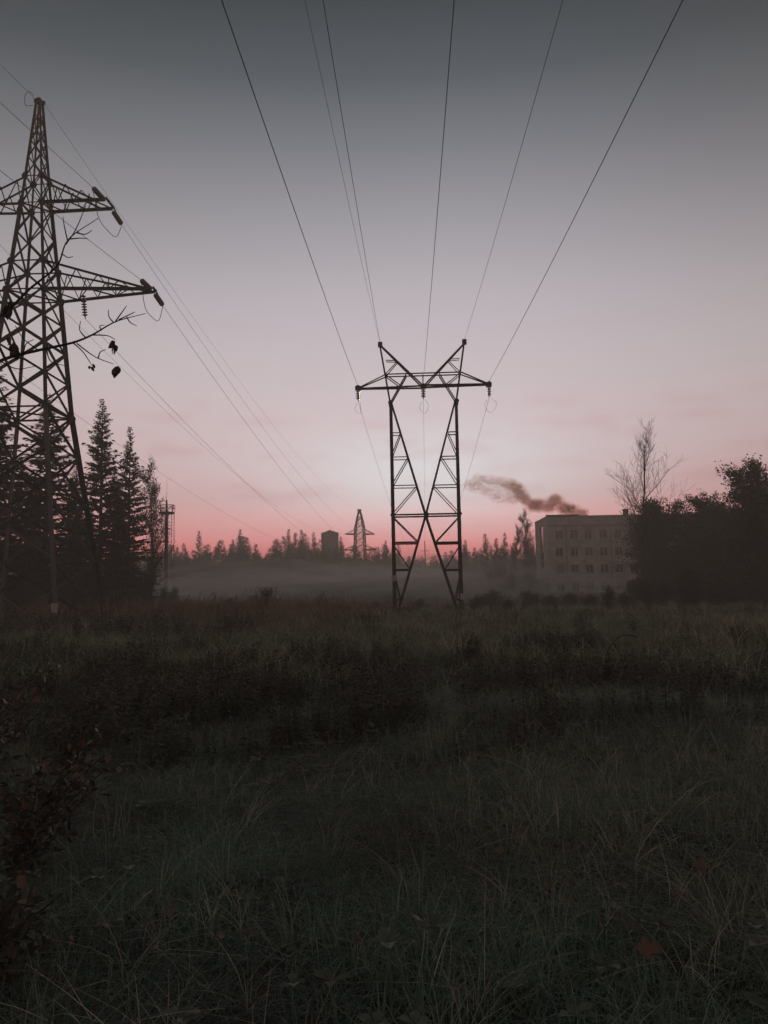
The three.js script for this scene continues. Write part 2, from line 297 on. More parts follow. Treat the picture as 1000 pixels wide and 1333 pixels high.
  for (const [key, x] of [['near_left', -tipX - 0.02], ['middle', 0], ['near_right', tipX + 0.02]]) {
    plate(V(x, H(beam), 0.2), V(0, 0, 1), 0.42, steel, T); part('shackle', boxGeo(-0.2, 0.2, -0.14, 0.12, -0.22, 0.22), steel, T).position.set(x, H(beam), 0);
    const o = part('insulator_string', bulky, glassy, T); o.position.set(x, H(beam - 0.1), 0); o.quaternion.setFromUnitVectors(UP, V(0, -1, 0));
    const low = V(x, H(beam - 0.1 - stubby), 0);
    part('damper_loop', tube([low.clone().add(V(-0.12, 0, -0.6)), low.clone().add(V(-0.3, -0.5, -0.5)), low.clone().add(V(0.12, -0.95 - 0.12 * x / 5, -0.3)), low.clone().add(V(0.36 + 0.04 * x, -0.42, -0.1)), low.clone().add(V(0.12, 0, 0))], 0.010, 30, 4), wireMat, T);
    portalEnds[key] = T.localToWorld(low.clone()); portalEnds[key + '_top'] = T.localToWorld(V(x, H(beam + 0.15), 0.3));
  }
  for (const s of [-1, 1]) { plate(V(s * 3.12, H(peak), 0.05), V(0, 0, 1), 0.36, steel, T); part('peak_clamp', boxGeo(-0.16, 0.16, -0.12, 0.26, -0.1, 0.1), steel, T).position.set(s * 3.12, H(peak), 0); portalEnds[s < 0 ? 'horn_a' : 'horn_b'] = T.localToWorld(V(s * 3.12, H(peak + 0.2), 0.1)); }
  const a = part('warning_plate', plateSheet(0.32, 0.4), warnMat, T), b = part('warning_plate', plateSheet(0.32, 0.42), warnMat, T);
  a.position.set(-W * 0.99, H(2.45), dz(2.4) + 0.14); b.position.set(W, H(1.1), dz(1.1) + 0.14);
}
// its wires: overhead towards a pylon behind the viewer, and onward over the mist
{
  const BACK = 200, slope = -0.0335, G = 'wires of the portal pylon line';
  const behind = (p, dx = 0) => V(p.x + slope * BACK + dx, p.y, p.z + BACK);
  wire('power_wire', portalEnds.near_left_top, behind(portalEnds.near_left_top), 4.3, 0.017, 'overhead wire ending at the portal crossarm tip on the lattice pylon side', G);
  wire('power_wire', portalEnds.middle_top, behind(portalEnds.middle_top), 4.3, 0.015, 'middle wire overhead ending at the centre of the portal pylon crossarm', G);
  wire('power_wire', portalEnds.near_right_top, behind(portalEnds.near_right_top), 4.3, 0.017, 'overhead wire ending at the portal crossarm tip on the apartment block side', G);
  wire('shield_wire', portalEnds.horn_a, behind(portalEnds.horn_a), 5.0, 0.015, 'thick wire overhead ending at the portal horn on the lattice pylon side', G);
  wire('shield_wire', portalEnds.horn_b, behind(portalEnds.horn_b), 5.0, 0.012, 'thin wire overhead ending at the portal horn on the apartment block side', G);
  wire('shield_wire', portalEnds.horn_a.clone().add(V(-0.05, 0.12, 0)), behind(portalEnds.horn_a, -2.6), 4.6, 0.009, 'thin second wire overhead beside the thick one to the same portal horn', G);
}

// ---------------------------------------------------------------- far structures
const poleTop = at(553, 704, 250);
const farPole = thing('utility_pole', V(poleTop.x, gh(poleTop.x, -250), -250), 0, 'slim distant pole seen between the legs of the portal pylon', 'pole');
{
  const h = poleTop.y - farPole.position.y, dark = mat(0.06, 0.055, 0.052);
  part('post', new THREE.CylinderGeometry(0.14, 0.24, h, 10).translate(0, h / 2, 0), dark, farPole);
  const arm = part('crossarm', boxGeo(-1.2, 1.2, -0.1, 0.1, -0.1, 0.1), dark, farPole); arm.position.y = h - 3.2;
  const G = 'onward wires from the portal pylon';
  const y = poleTop.y - 3.1;
  wire('power_wire', portalEnds.near_left, V(poleTop.x - 1.15, y, -250), 5.5, 0.014, 'wire from the portal crossarm tip, lattice pylon side, to the far pole', G);
  wire('power_wire', portalEnds.middle, V(poleTop.x, y + 3, -250), 5.5, 0.012, 'wire running from the middle insulator of the portal pylon to the far pole', G);
  wire('power_wire', portalEnds.near_right, V(poleTop.x + 1.15, y, -250), 5.5, 0.014, 'wire from the portal crossarm tip, apartment block side, to the far pole', G);
}
// far three-tier pylon; its bars are less than a pixel thick, so each part is one mesh
const farTop = at(468, 664, 240);
const farPylon = thing('far_pylon', V(farTop.x, gh(farTop.x, -240), -240), 0.25, 'small distant lattice pylon with three tiers of crossarms before the far treeline', 'pylon');
const farEnds = {};
{
  const H = farTop.y - farPylon.position.y, pr = [[0, 2.9], [H * 0.45, 1.6], [H * 0.76, 1.35], [H * 0.79, 1.3], [H, 0.25]], c = (h, k) => corner(h, k, pr);
  const g = new Geo(), legs = [0, 1, 2, 3].map(() => new Geo());
  for (let k = 0; k < 4; k++) for (let i = 0; i < pr.length - 1; i++) legs[k].cone(c(pr[i][0], k), c(pr[i + 1][0], k), 0.2, 0.17, 4);
  const n = 13; for (let i = 0; i < n; i++) for (let k = 0; k < 4; k++) { const a = H * i / n, b = H * (i + 1) / n, l = (k + 1) % 4; g.cone(c(a, k), c(b, l), 0.10, 0.10, 3); g.cone(c(a, l), c(b, k), 0.10, 0.10, 3); if (i > 3) g.cone(c(a, k), c(a, l), 0.06, 0.06, 3); }
  legs.forEach((l) => part('leg', l.build(), steelBrown, farPylon)); part('lattice_bracing', g.build(), steelBrown, farPylon);
  farPylon.updateMatrixWorld(true);
  for (const [h, reach] of [[H * 0.715, 4.6], [H * 0.53, 5.3], [H * 0.36, 4.4]]) for (const s of [-1, 1]) {
    const a = new Geo(), w = halfAt(h, pr), tip = V(s * reach, h, 0);
    for (const z of [-1, 1]) { a.cone(V(s * w, h, z * w), tip, 0.19, 0.15, 4); a.cone(V(s * w, h + 1.5, z * w), tip, 0.09, 0.08, 3); for (let i = 1; i < 4; i++) { const u = i / 4; a.cone(V(s * w, h, z * w).lerp(tip, u), V(s * w, h + 1.5, z * w).lerp(tip, u - 0.12), 0.05, 0.05, 3); } }
    part('crossarm', a.build(), steelBrown, farPylon); farEnds[[s, h.toFixed(1)].join()] = farPylon.localToWorld(tip.clone());
  }
  part('peak_cap', boxGeo(-0.6, 0.6, H - 0.15, H + 0.25, -0.3, 0.3), steelBrown, farPylon); farEnds.peak = farPylon.localToWorld(V(0, H, 0));
}
{   // wires of the lattice pylon's line: onward to the far pylon, and back past the viewer
  const pull = tower.userData.pull, tips = Object.keys(farEnds).filter((k) => k !== 'peak'), far = (s, i) => farEnds[tips.filter((k) => k.startsWith(s + ','))[i]];
  const G = 'wires from the lattice pylon to the far pylon', B = 'wires coming to the lattice pylon from behind the viewer';
  wire('shield_wire', pull.shield[1], farEnds.peak, 4.2, 0.012, 'thin wire from the peak of the lattice pylon onward to the far pylon', G);
  wire('power_wire', pull.right_high[1], far(1, 0), 5.2, 0.014, 'wire from the upper crossarm tip of the lattice pylon, meadow side, to the far pylon', G);
  wire('power_wire', pull.right_low[1], far(1, 1), 5.0, 0.015, 'wire from the lower crossarm tip of the lattice pylon, meadow side, to the far pylon', G);
  wire('power_wire', pull.inner[1], far(1, 2), 4.6, 0.014, 'wire from the upright insulator under the lattice pylon crossarm to the far pylon', G);
  wire('power_wire', pull.left_high[1], far(-1, 0), 5.2, 0.014, 'wire from the upper crossarm tip of the lattice pylon, spruce side, to the far pylon', G);
  wire('power_wire', pull.left_low[1], far(-1, 1), 5.0, 0.014, 'wire from the lower crossarm tip of the lattice pylon, spruce side, to the far pylon', G);
  const backTo = (p) => V(p.x - 0.098 * 110, p.y - 0.5, p.z + 110);
  wire('shield_wire', pull.shield[0], backTo(pull.shield[0]), 2.0, 0.013, 'thin wire reaching the peak of the lattice pylon from overhead', B);
  wire('power_wire', pull.right_high[0], backTo(pull.right_high[0]), 2.2, 0.015, 'wire reaching the upper crossarm tip of the lattice pylon, meadow side, from overhead', B);
  wire('power_wire', pull.right_low[0], backTo(pull.right_low[0]), 2.2, 0.015, 'wire reaching the lower crossarm tip of the lattice pylon, meadow side, from overhead', B);
}
{   // mast with a railed platform
  const d = 120, b = at(217, 668, d), m = thing('platform_mast', V(b.x, gh(b.x, -d), -d), 0.2, 'slim steel mast with a railed platform, ladder and whip antenna at the wood edge', 'mast'), h = b.y - m.position.y, k = mat(0.05, 0.05, 0.05, 0.7);
  part('post', new THREE.CylinderGeometry(0.22, 0.34, h, 12).translate(0, h / 2, 0), k, m);
  part('platform', new THREE.CylinderGeometry(1.25, 1.1, 0.3, 8).translate(0, h, 0), k, m);
  const g = new Geo(), P = (i, y) => V(Math.cos(i * Math.PI / 4) * 1.22, y, Math.sin(i * Math.PI / 4) * 1.22);
  for (let i = 0; i < 8; i++) { part('rail_post', new THREE.CylinderGeometry(0.045, 0.045, 1.15, 5).translate(P(i, 0).x, h + 0.65, P(i, 0).z), k, m); g.cone(P(i, h + 1.2), P(i + 1, h + 1.2), 0.05, 0.05, 4); g.cone(P(i, h + 0.75), P(i + 1, h + 0.75), 0.035, 0.035, 4); }
  part('guard_rail', g.build(), k, m);
  part('spire', new THREE.CylinderGeometry(0.1, 0.2, 1.9, 8).translate(0, h + 1.1, 0), k, m);
  part('whip_antenna', new THREE.CylinderGeometry(0.012, 0.03, 3.4, 5).translate(0, h + 3.6, 0), k, m);
  const l = part('ladder', new THREE.BufferGeometry(), k, m), lg = new Geo();
  for (const x of [0.75, 1.15]) lg.cone(V(x, 0, 0.3), V(x, h, 0.3), 0.04, 0.04, 4);
  for (let y = 0.5; y < h; y += 0.45) lg.cone(V(0.75, y, 0.3), V(1.15, y, 0.3), 0.03, 0.03, 3);
  l.geometry = lg.build();
}
{   // water tower above the far trees
  const d = 300, b = at(429.5, 694, d), t = thing('water_tower', V(b.x, gh(b.x, -d), -d), 0, 'dark boxy water tower rising above the far treeline', 'water tower'), h = b.y - t.position.y, k = mat(0.10, 0.085, 0.08);
  const R1 = 3.35, tank = part('tank', new THREE.CylinderGeometry(R1, R1 * 0.97, 6.2, 12).translate(0, h - 3.1, 0), k, t);
  part('flare', new THREE.CylinderGeometry(R1 * 0.97, 2.7, 1.4, 12).translate(0, h - 6.9, 0), k, t);
  part('shaft', new THREE.CylinderGeometry(2.65, 2.9, h - 7.6, 12).translate(0, (h - 7.6) / 2, 0), k, t);
  const roof = part('roof', new THREE.ConeGeometry(R1 + 0.15, 1.2, 12).translate(0, h + 0.6, 0), mat(0.06, 0.055, 0.055), t);
  part('finial', new THREE.CylinderGeometry(0.06, 0.08, 0.9, 6).translate(0, h + 1.5, 0), k, roof);
}

// ---------------------------------------------------------------- apartment block
{
  const d = 137, c = at(712, 671, d), W0 = 46, D0 = 12.5, base = gh(c.x, -d), top = c.y - base;
  const T = thing('apartment_block', V(c.x, base, -d), -0.02, 'grey four-storey apartment block with rows of windows behind the meadow', 'building');
  const wallM = new THREE.MeshStandardMaterial({ map: wallTex, color: new THREE.Color().setRGB(1.0, 1.0, 0.96), roughness: 0.95 });
  const trim = mat(0.30, 0.28, 0.27), frameM = mat(0.42, 0.40, 0.38, 0.6), glass = new THREE.MeshPhysicalMaterial({ color: 0x0b0c0e, roughness: 0.08, metalness: 0 });
  const cols = []; for (let x = 1.3; x < 30; x += 2.55) cols.push(x);
  const rows = [0.95, 3.95, 6.95, 9.95], ww = 1.35, wh = 1.55, wallTop = top - 0.25;
  // front wall in strips round the openings, thick enough for real reveals
  const holes = []; for (const y of rows) for (const x of cols) holes.push([x, y]);
  const wallGeo = (parts) => { const g = new Geo(), uv = []; for (const b of parts) g.box(...b); const geo = g.build(), p = geo.attributes.position, n = geo.attributes.normal; for (let i = 0; i < p.count; i++) uv.push((Math.abs(n.getX(i)) > 0.5 ? p.getZ(i) : p.getX(i)) / 9, p.getY(i) / 9); geo.setAttribute('uv', new THREE.Float32BufferAttribute(uv, 2)); return geo; };
  const F0 = []; let y0 = 0;
  for (const y of rows) { F0.push([0, W0, y0, y, -0.4, 0]); let x0 = 0; for (const x of cols) { F0.push([x0, x, y, y + wh, -0.4, 0]); x0 = x + ww; } F0.push([x0, W0, y, y + wh, -0.4, 0]); y0 = y + wh; }
  F0.push([0, W0, y0, wallTop, -0.4, 0]);
  part('front_wall', wallGeo(F0), wallM, T);
  // end wall with one tall stair window
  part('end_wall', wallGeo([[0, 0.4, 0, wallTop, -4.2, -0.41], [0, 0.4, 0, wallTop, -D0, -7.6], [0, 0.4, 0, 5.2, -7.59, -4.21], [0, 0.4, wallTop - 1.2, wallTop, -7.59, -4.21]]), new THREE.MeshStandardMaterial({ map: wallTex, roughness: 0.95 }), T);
  part('rear_wall', wallGeo([[0.41, W0, 0, wallTop, -D0, -D0 + 0.4], [W0 - 0.4, W0, 0, wallTop, -D0 + 0.41, -0.41]]), wallM, T);
  part('roof', boxGeo(0.42, W0 - 0.42, wallTop - 0.9, wallTop - 0.6, -D0 + 0.42, -0.42), mat(0.07, 0.068, 0.068), T);
  const st = part('stair_window', boxGeo(0.16, 0.2, 5.2, wallTop - 1.2, -7.58, -4.22), glass, T);
  for (const y of [6.6, 8, 9.4, 10.8]) if (y < wallTop - 1.3) part('glazing_bar', boxGeo(0.1, 0.159, y - 0.04, y + 0.04, -7.57, -4.23), frameM, st);
  // cornice: a ledge below the parapet, caps above
  part('cornice', boxGeo(0, W0, wallTop - 1.55, wallTop - 1.35, 0.002, 0.28), trim, T);
  for (let x = 0.6; x < 30; x += 0.9) part('dentil', boxGeo(x, x + 0.35, wallTop - 1.78, wallTop - 1.552, 0.002, 0.2), trim, T);
  part('parapet_cap', boxGeo(5.6, W0 + 0.1, wallTop + 0.002, wallTop + 0.12, -0.5, 0.14), trim, T);
  part('parapet_cap', boxGeo(-0.12, 5.55, wallTop + 0.002, wallTop + 0.34, -0.6, 0.2), mat(0.10, 0.095, 0.09), T);
  part('parapet_cap', boxGeo(-0.12, 0.5, wallTop + 0.002, wallTop + 0.12, -D0, -0.61), trim, T);
  const W = ww / 2;
  for (const x of [3.2, 10.9, 18.5, 26.2]) part('downpipe', new THREE.CylinderGeometry(0.07, 0.07, wallTop - 1.6, 8).translate(x, (wallTop - 1.6) / 2, 0.09), mat(0.16, 0.15, 0.145), T);
  for (const x of [8.5, 12.4, 21]) part('roof_vent', boxGeo(x, x + 0.7, wallTop - 0.6, wallTop + 0.45, -4.6, -3.9), trim, T);
  holes.forEach(([x, y], i) => {
    const w = part('window', boxGeo(x + 0.07, x + ww - 0.07, y + 0.07, y + wh - 0.07, -0.26, -0.24), glass, T);
    const f = new Geo(); f.box(x + 0.002, x + 0.09, y + 0.002, y + wh - 0.002, -0.25, -0.14); f.box(x + ww - 0.09, x + ww - 0.002, y + 0.002, y + wh - 0.002, -0.25, -0.14); f.box(x + 0.091, x + ww - 0.091, y + 0.002, y + 0.09, -0.25, -0.14); f.box(x + 0.091, x + ww - 0.091, y + wh - 0.09, y + wh - 0.002, -0.25, -0.14);
    part('frame', f.build(), frameM, w);
    part('mullion', boxGeo(x + W - 0.05 + (i % 3 === 1 ? 0.14 : 0), x + W + 0.05 + (i % 3 === 1 ? 0.14 : 0), y + 0.095, y + wh - 0.095, -0.239, -0.15), frameM, w);
    part('transom', boxGeo(x + 0.095, x + W - 0.052, y + wh * 0.66, y + wh * 0.66 + 0.07, -0.239, -0.16), frameM, w);
    part('sill', boxGeo(x - 0.08, x + ww + 0.08, y - 0.1, y - 0.002, 0.002, 0.16), trim, w);
  });
  const ch = at(813, 668, d + 6), cx = ch.x - c.x; const chim = part('chimney', boxGeo(cx - 0.4, cx + 0.4, wallTop - 0.6, ch.y - base + 0.5, -6.4, -5.6), mat(0.09, 0.08, 0.075), T);
  part('chimney_cap', boxGeo(cx - 0.52, cx + 0.52, ch.y - base + 0.502, ch.y - base + 0.68, -6.52, -5.48), mat(0.09, 0.08, 0.075), chim);
  const ax = at(806, 668, d + 4).x - c.x; part('aerial', new THREE.CylinderGeometry(0.03, 0.03, 1.4, 5).translate(at(765, 670, d).x - c.x, wallTop + 0.5, -3), trim, T);

  // low shed beside it
  const e = at(668, 759, 150), S = thing('low_shed', V(e.x, gh(e.x, -150), -150), 0, 'low flat-roofed shed beside the end wall of the apartment block', 'building'), sh = e.y - S.position.y;
  part('wall', wallGeo([[-0.5, 8.6, 0, sh - 0.25, -5, 0]]), wallM, S); part('roof', boxGeo(-0.9, 9, sh - 0.248, sh, -5.4, 0.4), mat(0.34, 0.31, 0.30), S);
  const dr = part('door', boxGeo(2.3, 3.3, 0, 2, 0.003, 0.05), mat(0.1, 0.09, 0.085), S); part('handle', boxGeo(2.42, 2.5, 0.98, 1.04, 0.052, 0.1), frameM, dr);
  part('notice_plate', boxGeo(3.25, 3.6, 1.15, 1.45, 0.003, 0.03), mat(0.7, 0.68, 0.66, 0.4), S).position.x = 0.25;
}

// ---------------------------------------------------------------- smoke drifting from behind the block: one clear body that only dims what is behind it
{
  const d = 170, C = at(683, 646, d), u = d / F, N = 84, half = [92 * u, 38 * u, 5.2], S = tag(new THREE.Group(), 'dark smoke drifting away from behind the roof of the apartment block', 'smoke', null, 'stuff');
  S.name = 'smoke'; S.position.copy(C); scene.add(S);
  const blobs = [[759, 669, 8, 1.08], [746, 664, 9, 1.17], [733, 662, 9, 1.26], [722, 652, 9, 1.44], [714, 660, 8, 1.35], [703, 657, 9, 1.35], [693, 658, 8, 1.26], [684, 652, 7, 0.90], [680, 645, 9, 0.90], [674, 637, 9, 0.90], [666, 632, 9, 0.81], [657, 629, 10, 0.46], [648, 628, 10, 0.38], [639, 626, 10, 0.34], [630, 623, 10, 0.31], [621, 621, 9, 0.25], [655, 647, 11, 0.28], [645, 645, 11, 0.28], [635, 641, 11, 0.31], [626, 636, 11, 0.31], [617, 632, 11, 0.34], [608, 632, 11, 0.34], [667, 650, 10, 0.38]].map(([x, y, r, w]) => { const p = at(x, y, d).sub(C); return [p.x, p.y, rr(-1, 1), r * u * 0.66, w * (x < 662 ? 0.75 : 0.92)]; });
  const smokeMat = (r, g, b, dist) => new THREE.MeshPhysicalMaterial({ color: 0xffffff, transmission: 1, roughness: 0, ior: 1.0, specularIntensity: 0, thickness: 1, attenuationColor: new THREE.Color().setRGB(r, g, b), attenuationDistance: dist });
  for (const [iso, name, m] of [[0.13, 'smoke_fringe', smokeMat(0.93, 0.89, 0.88, 1.5)], [0.30, 'thin_smoke', smokeMat(0.89, 0.83, 0.81, 1.5)], [0.58, 'thick_smoke', smokeMat(0.79, 0.74, 0.72, 1.5)]]) {
    const mc = new MarchingCubes(N, m, false, false, 200000); mc.isolation = 0;
    for (let k = 0; k < N; k++) for (let j = 0; j < N; j++) for (let i = 0; i < N; i++) {
      const x = (i - N / 2) / (N / 2) * half[0], y = (j - N / 2) / (N / 2) * half[1], z = (k - N / 2) / (N / 2) * half[2];
      let s = 0; for (const b of blobs) s += b[4] * Math.exp(-(((x - b[0]) ** 2 + (y - b[1]) ** 2) / (b[3] * b[3]) + ((z - b[2]) / 1.7) ** 2) * 0.7);
      s *= Math.max(0, 1 + 0.75 * n3(x * 0.55, y * 0.9, z * 0.6) + 0.38 * n3(x * 1.3, y * 1.7, z * 1.4) + 0.12 * n3(x * 2.6, y * 3, z * 2.6));
      mc.field[i + j * N + k * N * N] = s - iso;
    }
    mc.update();
    const g = new THREE.BufferGeometry(); g.setAttribute('position', new THREE.BufferAttribute(mc.positionArray.slice(0, mc.count * 3), 3)); g.setAttribute('normal', new THREE.BufferAttribute(mc.normalArray.slice(0, mc.count * 3), 3));
    const o = new THREE.Mesh(g, m); o.name = name; o.scale.set(...half); S.add(o);
  }
}

// ---------------------------------------------------------------- trees
const bark = mat(0.035, 0.030, 0.028), needles = mat(1, 1, 1, 1, { vertexColors: true }), leafM = mat(1, 1, 1, 0.85, { vertexColors: true });
function spruceGeo(H, rad, seed, density, card, taper = 0.9, least = 0.4) {
  const q = mulberry(seed), r2 = (a, b) => a + (b - a) * q(), tr = new Geo(), cr = new Geo();
  tr.cone(V(0, -0.3, 0), V(0, H * 0.97, 0), H * 0.014, 0.02, 7);
  let y = H * 0.07; const lean = r2(-0.01, 0.01);
  while (y < H * 0.99) {
    const t = y / H, reach = rad * Math.pow(1 - t, taper) * (1 - 0.25 * Math.exp(-t * 14)) + 0.12, n = Math.round(r2(5, 7.5));
    for (let b = 0; b < n; b++) {
      const a = r2(0, 6.283), L = reach * r2(0.55, 1.15) * (q() < 0.08 ? 0.4 : 1), dx = Math.cos(a), dz = Math.sin(a), rise = r2(0.02, 0.25) + 0.35 * t, droop = r2(0.30, 0.55) * (1 - t);
      const at2 = (s) => V(dx * L * s + lean * y, y + L * (rise * s - droop * s * s + (s > 0.8 ? (s - 0.8) * 0.5 : 0)), dz * L * s);
      if (density > 0.7) cr.cone(at2(0), at2(0.95), 0.03, 0.01, 3, [0.03, 0.026, 0.022]);
      const m = Math.max(4, Math.round(L / card * (13 - 5 * t) * density)), thin = clamp(reach / 1.1, least, 1);
      for (let k = 0; k < m; k++) {
        const s = r2(0.12, 1.02), p = at2(s), side = r2(-1, 1), l = card * r2(0.6, 1.4) * (1.15 - 0.5 * s) * thin, w = card * r2(0.16, 0.32) * thin;
        const dir = V(dx * 0.7 - dz * side, r2(-0.75, 0.1), dz * 0.7 + dx * side).normalize(), across = V(-dir.z, r2(-0.5, 0.5), dir.x).normalize(), v = r2(0.7, 1.25), c = [0.026 * v, 0.034 * v, 0.025 * v];
        const tip = p.clone().addScaledVector(dir, l), m1 = p.clone().addScaledVector(dir, l * 0.45);
        cr.quad(p, m1.clone().addScaledVector(across, w), tip, m1.clone().addScaledVector(across, -w), c);
      }
    }
    y += lerp(0.40, 0.20, t) * (density > 0.7 ? 1 : 1.25) * r2(0.8, 1.2) * (H / 18);
  }
  return [tr.build(), cr.build()];
}
function branchy(H, seed, o) {   // a broadleaf skeleton: [trunk, branches, tips]
  const q = mulberry(seed), r2 = (a, b) => a + (b - a) * q(), tr = new Geo(), br = new Geo(), tips = [];
  const grow = (p, dir, len, rad, depth, isTrunk) => {
    const n = isTrunk ? 8 : depth > 1 ? 4 : 3; let d = dir.clone(), c = p.clone();
    for (let i = 0; i < n; i++) {
      const e = c.clone().addScaledVector(d, len / n), r0 = lerp(rad, rad * 0.35, i / n), r1 = lerp(rad, rad * 0.35, (i + 1) / n);
      (isTrunk ? tr : br).cone(c, e, Math.max(r0, o.thin), Math.max(r1, o.thin), isTrunk ? 7 : depth > 1 ? 4 : 3);
      c = e; d.add(V(r2(-1, 1), r2(-0.6, 1) * o.up, r2(-1, 1)).multiplyScalar(o.wiggle * (isTrunk ? 0.35 : 1))).normalize();
      const frac = (i + 1) / n;
      if (depth > 0 && frac > (isTrunk ? o.clear : 0.2)) {
        const kids = isTrunk ? o.limbs : depth > 1 ? 2 : o.twigs;
        for (let k = 0; k < kids; k++) {
          const a = r2(0, 6.283), side = V(Math.cos(a), 0, Math.sin(a)); side.addScaledVector(d, -side.dot(d)).normalize();
          const kd = d.clone().multiplyScalar(Math.cos(o.angle)).addScaledVector(side, Math.sin(o.angle)).normalize(); kd.y += o.lift; kd.normalize();
          const l = isTrunk ? o.limb * H * (1.15 - 0.75 * frac) * r2(0.7, 1.15) : len * r2(0.38, 0.62);
          grow(e.clone().addScaledVector(d, -r2(0, len / n)), kd, l, Math.max(r1 * 0.6, o.thin), depth - 1, false);
        }
      }
      if (depth <= 1 && !isTrunk) tips.push([e.clone(), d.clone()]);
    }
  };
  grow(V(0, -0.2, 0), V(0, 1, 0), H * o.stem, H * o.girth, o.depth, true);
  return [tr, br, tips];
}
function leafCards(tips, seed, per, size, spread, tones, keep = 1) {
  const q = mulberry(seed), r2 = (a, b) => a + (b - a) * q(), g = new Geo();
  for (const [p] of tips) { if (q() > keep) continue; for (let k = 0; k < per; k++) {
    const c = p.clone().add(V(r2(-1, 1), r2(-1, 1), r2(-1, 1)).multiplyScalar(spread)), u = V(r2(-1, 1), r2(-1, 1), r2(-1, 1)).normalize(), w = V(r2(-1, 1), r2(-1, 1), r2(-1, 1)).cross(u).normalize(), s = size * r2(0.6, 1.4), t = tones[Math.floor(q() * tones.length)], v = r2(0.75, 1.25);
    g.quad(c.clone().addScaledVector(u, -s), c.clone().addScaledVector(w, s * 0.45), c.clone().addScaledVector(u, s), c.clone().addScaledVector(w, -s * 0.45), t.map((x) => x * v));
  } }
  return g.build();
}
function treeProto(base, trunkGeo, parts, label, category, group) { const g = new THREE.Group(); part('trunk', trunkGeo, bark, g); for (const [n, geo, m] of parts) part(n, geo, m, g); g.userData = { base, label, category, ...(group ? { group } : {}) }; return g; }

// near spruces by the lattice pylon
const near = [1, 2, 3].map((s) => { const [t, c] = spruceGeo(18, 3.7, 40 + s, 1, 0.40); return treeProto('spruce', t, [['crown', c, needles]], '', 'tree'); });
function spruceAt(px, py, d, v, wide, label, group) { const top = at(px, py, d), g = gh(top.x, -d), s = (top.y - g) / 18; copy(near[v], V(top.x, g, -d), v * 2 + px, [s * wide, s, s * wide], label, group); }
spruceAt(134, 515, 66, 0, 1.0, 'tall pointed spruce standing just clear of the lattice pylon');
spruceAt(170, 553, 70, 1, 0.92, 'narrower shorter spruce at the outer edge of the near spruce stand');
spruceAt(64, 512, 62, 2, 1.4, 'broad spruce seen through the middle of the lattice pylon');
spruceAt(150, 610, 60, 0, 1.15, 'short broad spruce at the foot of the tall pointed spruce');
spruceAt(-4, 470, 55, 1, 1.25, 'large spruce beyond the far leg of the lattice pylon', null);
spruceAt(100, 600, 72, 2, 1.2, 'half-hidden spruce between the broad and the tall pointed spruce');
spruceAt(30, 590, 75, 0, 1.1, 'half-hidden spruce behind the lattice pylon, between two larger spruces');

for (const [px, py, v] of [[-12, 600, 0], [46, 628, 1], [96, 642, 2], [118, 655, 0], [158, 655, 1]]) spruceAt(px, py, 84, v, 1.25, 'spruce of the dark row standing behind the near spruces', 'spruces in the row behind the near spruces');
// leafy and bare broadleaf kinds
const oLeafy = { up: 0.6, wiggle: 0.28, clear: 0.15, limbs: 3, twigs: 2, angle: 0.85, lift: 0.15, limb: 0.42, stem: 0.82, girth: 0.014, depth: 3, thin: 0.012 };
const leafy = [51, 52].map((s) => { const [t, b, tips] = branchy(12, s, oLeafy); return treeProto('leafy_tree', t.build(), [['branches', b.build(), bark], ['crown', leafCards(tips, s, 5, 0.125, 0.36, [[0.07, 0.06, 0.04], [0.055, 0.052, 0.036], [0.085, 0.062, 0.042]]), leafM]], '', 'tree'); });
leafy.forEach((t) => { t.children[1].userData = { kind: 'stuff' }; });
const birch = (() => { const [t, b, tips] = branchy(14, 58, { up: 1.3, wiggle: 0.22, clear: 0.2, limbs: 3, twigs: 2, angle: 0.6, lift: 0.3, limb: 0.30, stem: 0.97, girth: 0.008, depth: 3, thin: 0.012 }), g = treeProto('birch', t.build(), [['branches', b.build(), bark], ['crown', leafCards(tips, 3, 2, 0.10, 0.25, [[0.07, 0.055, 0.035], [0.06, 0.045, 0.03]], 0.55), leafM]], '', 'tree'); g.children[1].userData = { kind: 'stuff' }; return g; })();
function birchAt(px, py, d, wide, label) { const top = at(px, py, d), g = gh(top.x, -d), s = (top.y - g) / 14; copy(birch, V(top.x, g, -d), px, [s * wide, s, s * wide], label); }
function leafyAt(px, py, d, v, wide, label, group) { const top = at(px, py, d), g = gh(top.x, -d), s = (top.y - g) / 12.2; copy(leafy[v], V(top.x, g, -d), px, [s * wide, s, s * wide], label, group); }
leafyAt(868, 630, 88, 0, 1.05, 'round-topped leafy tree over the roof of the apartment block');
leafyAt(905, 650, 84, 1, 1.1, 'lower leafy tree next to the round-topped one');
leafyAt(932, 634, 82, 1, 1.0, 'loose-topped leafy tree in the dark wood edge beside the block');
leafyAt(965, 640, 74, 0, 1.1, 'dense leafy tree before the tallest leafy tree of the dark wood edge');
leafyAt(996, 592, 64, 1, 1.0, 'tallest leafy tree of the dark wood edge beside the block');
leafyAt(1035, 590, 60, 0, 1.0, 'leafy tree at the outer end of the dark wood edge');
{
  const [t, b] = branchy(18, 77, { up: 1.3, wiggle: 0.24, clear: 0.28, limbs: 2, twigs: 3, angle: 0.75, lift: 0.3, limb: 0.40, stem: 0.98, girth: 0.0085, depth: 3, thin: 0.010 });
  const top = at(825, 552, 84), g = gh(top.x, -84), T = thing('bare_tree', V(at(834, 690, 84).x, g, -84), 0.6, 'tall leafless tree standing alone above the roof line of the apartment block', 'tree');
  const s = (top.y - g) / 18 * 0.87; T.scale.set(s, s, s); part('trunk', t.build(), bark, T); part('branches', b.build(), bark, T).userData = { kind: 'stuff' };
}
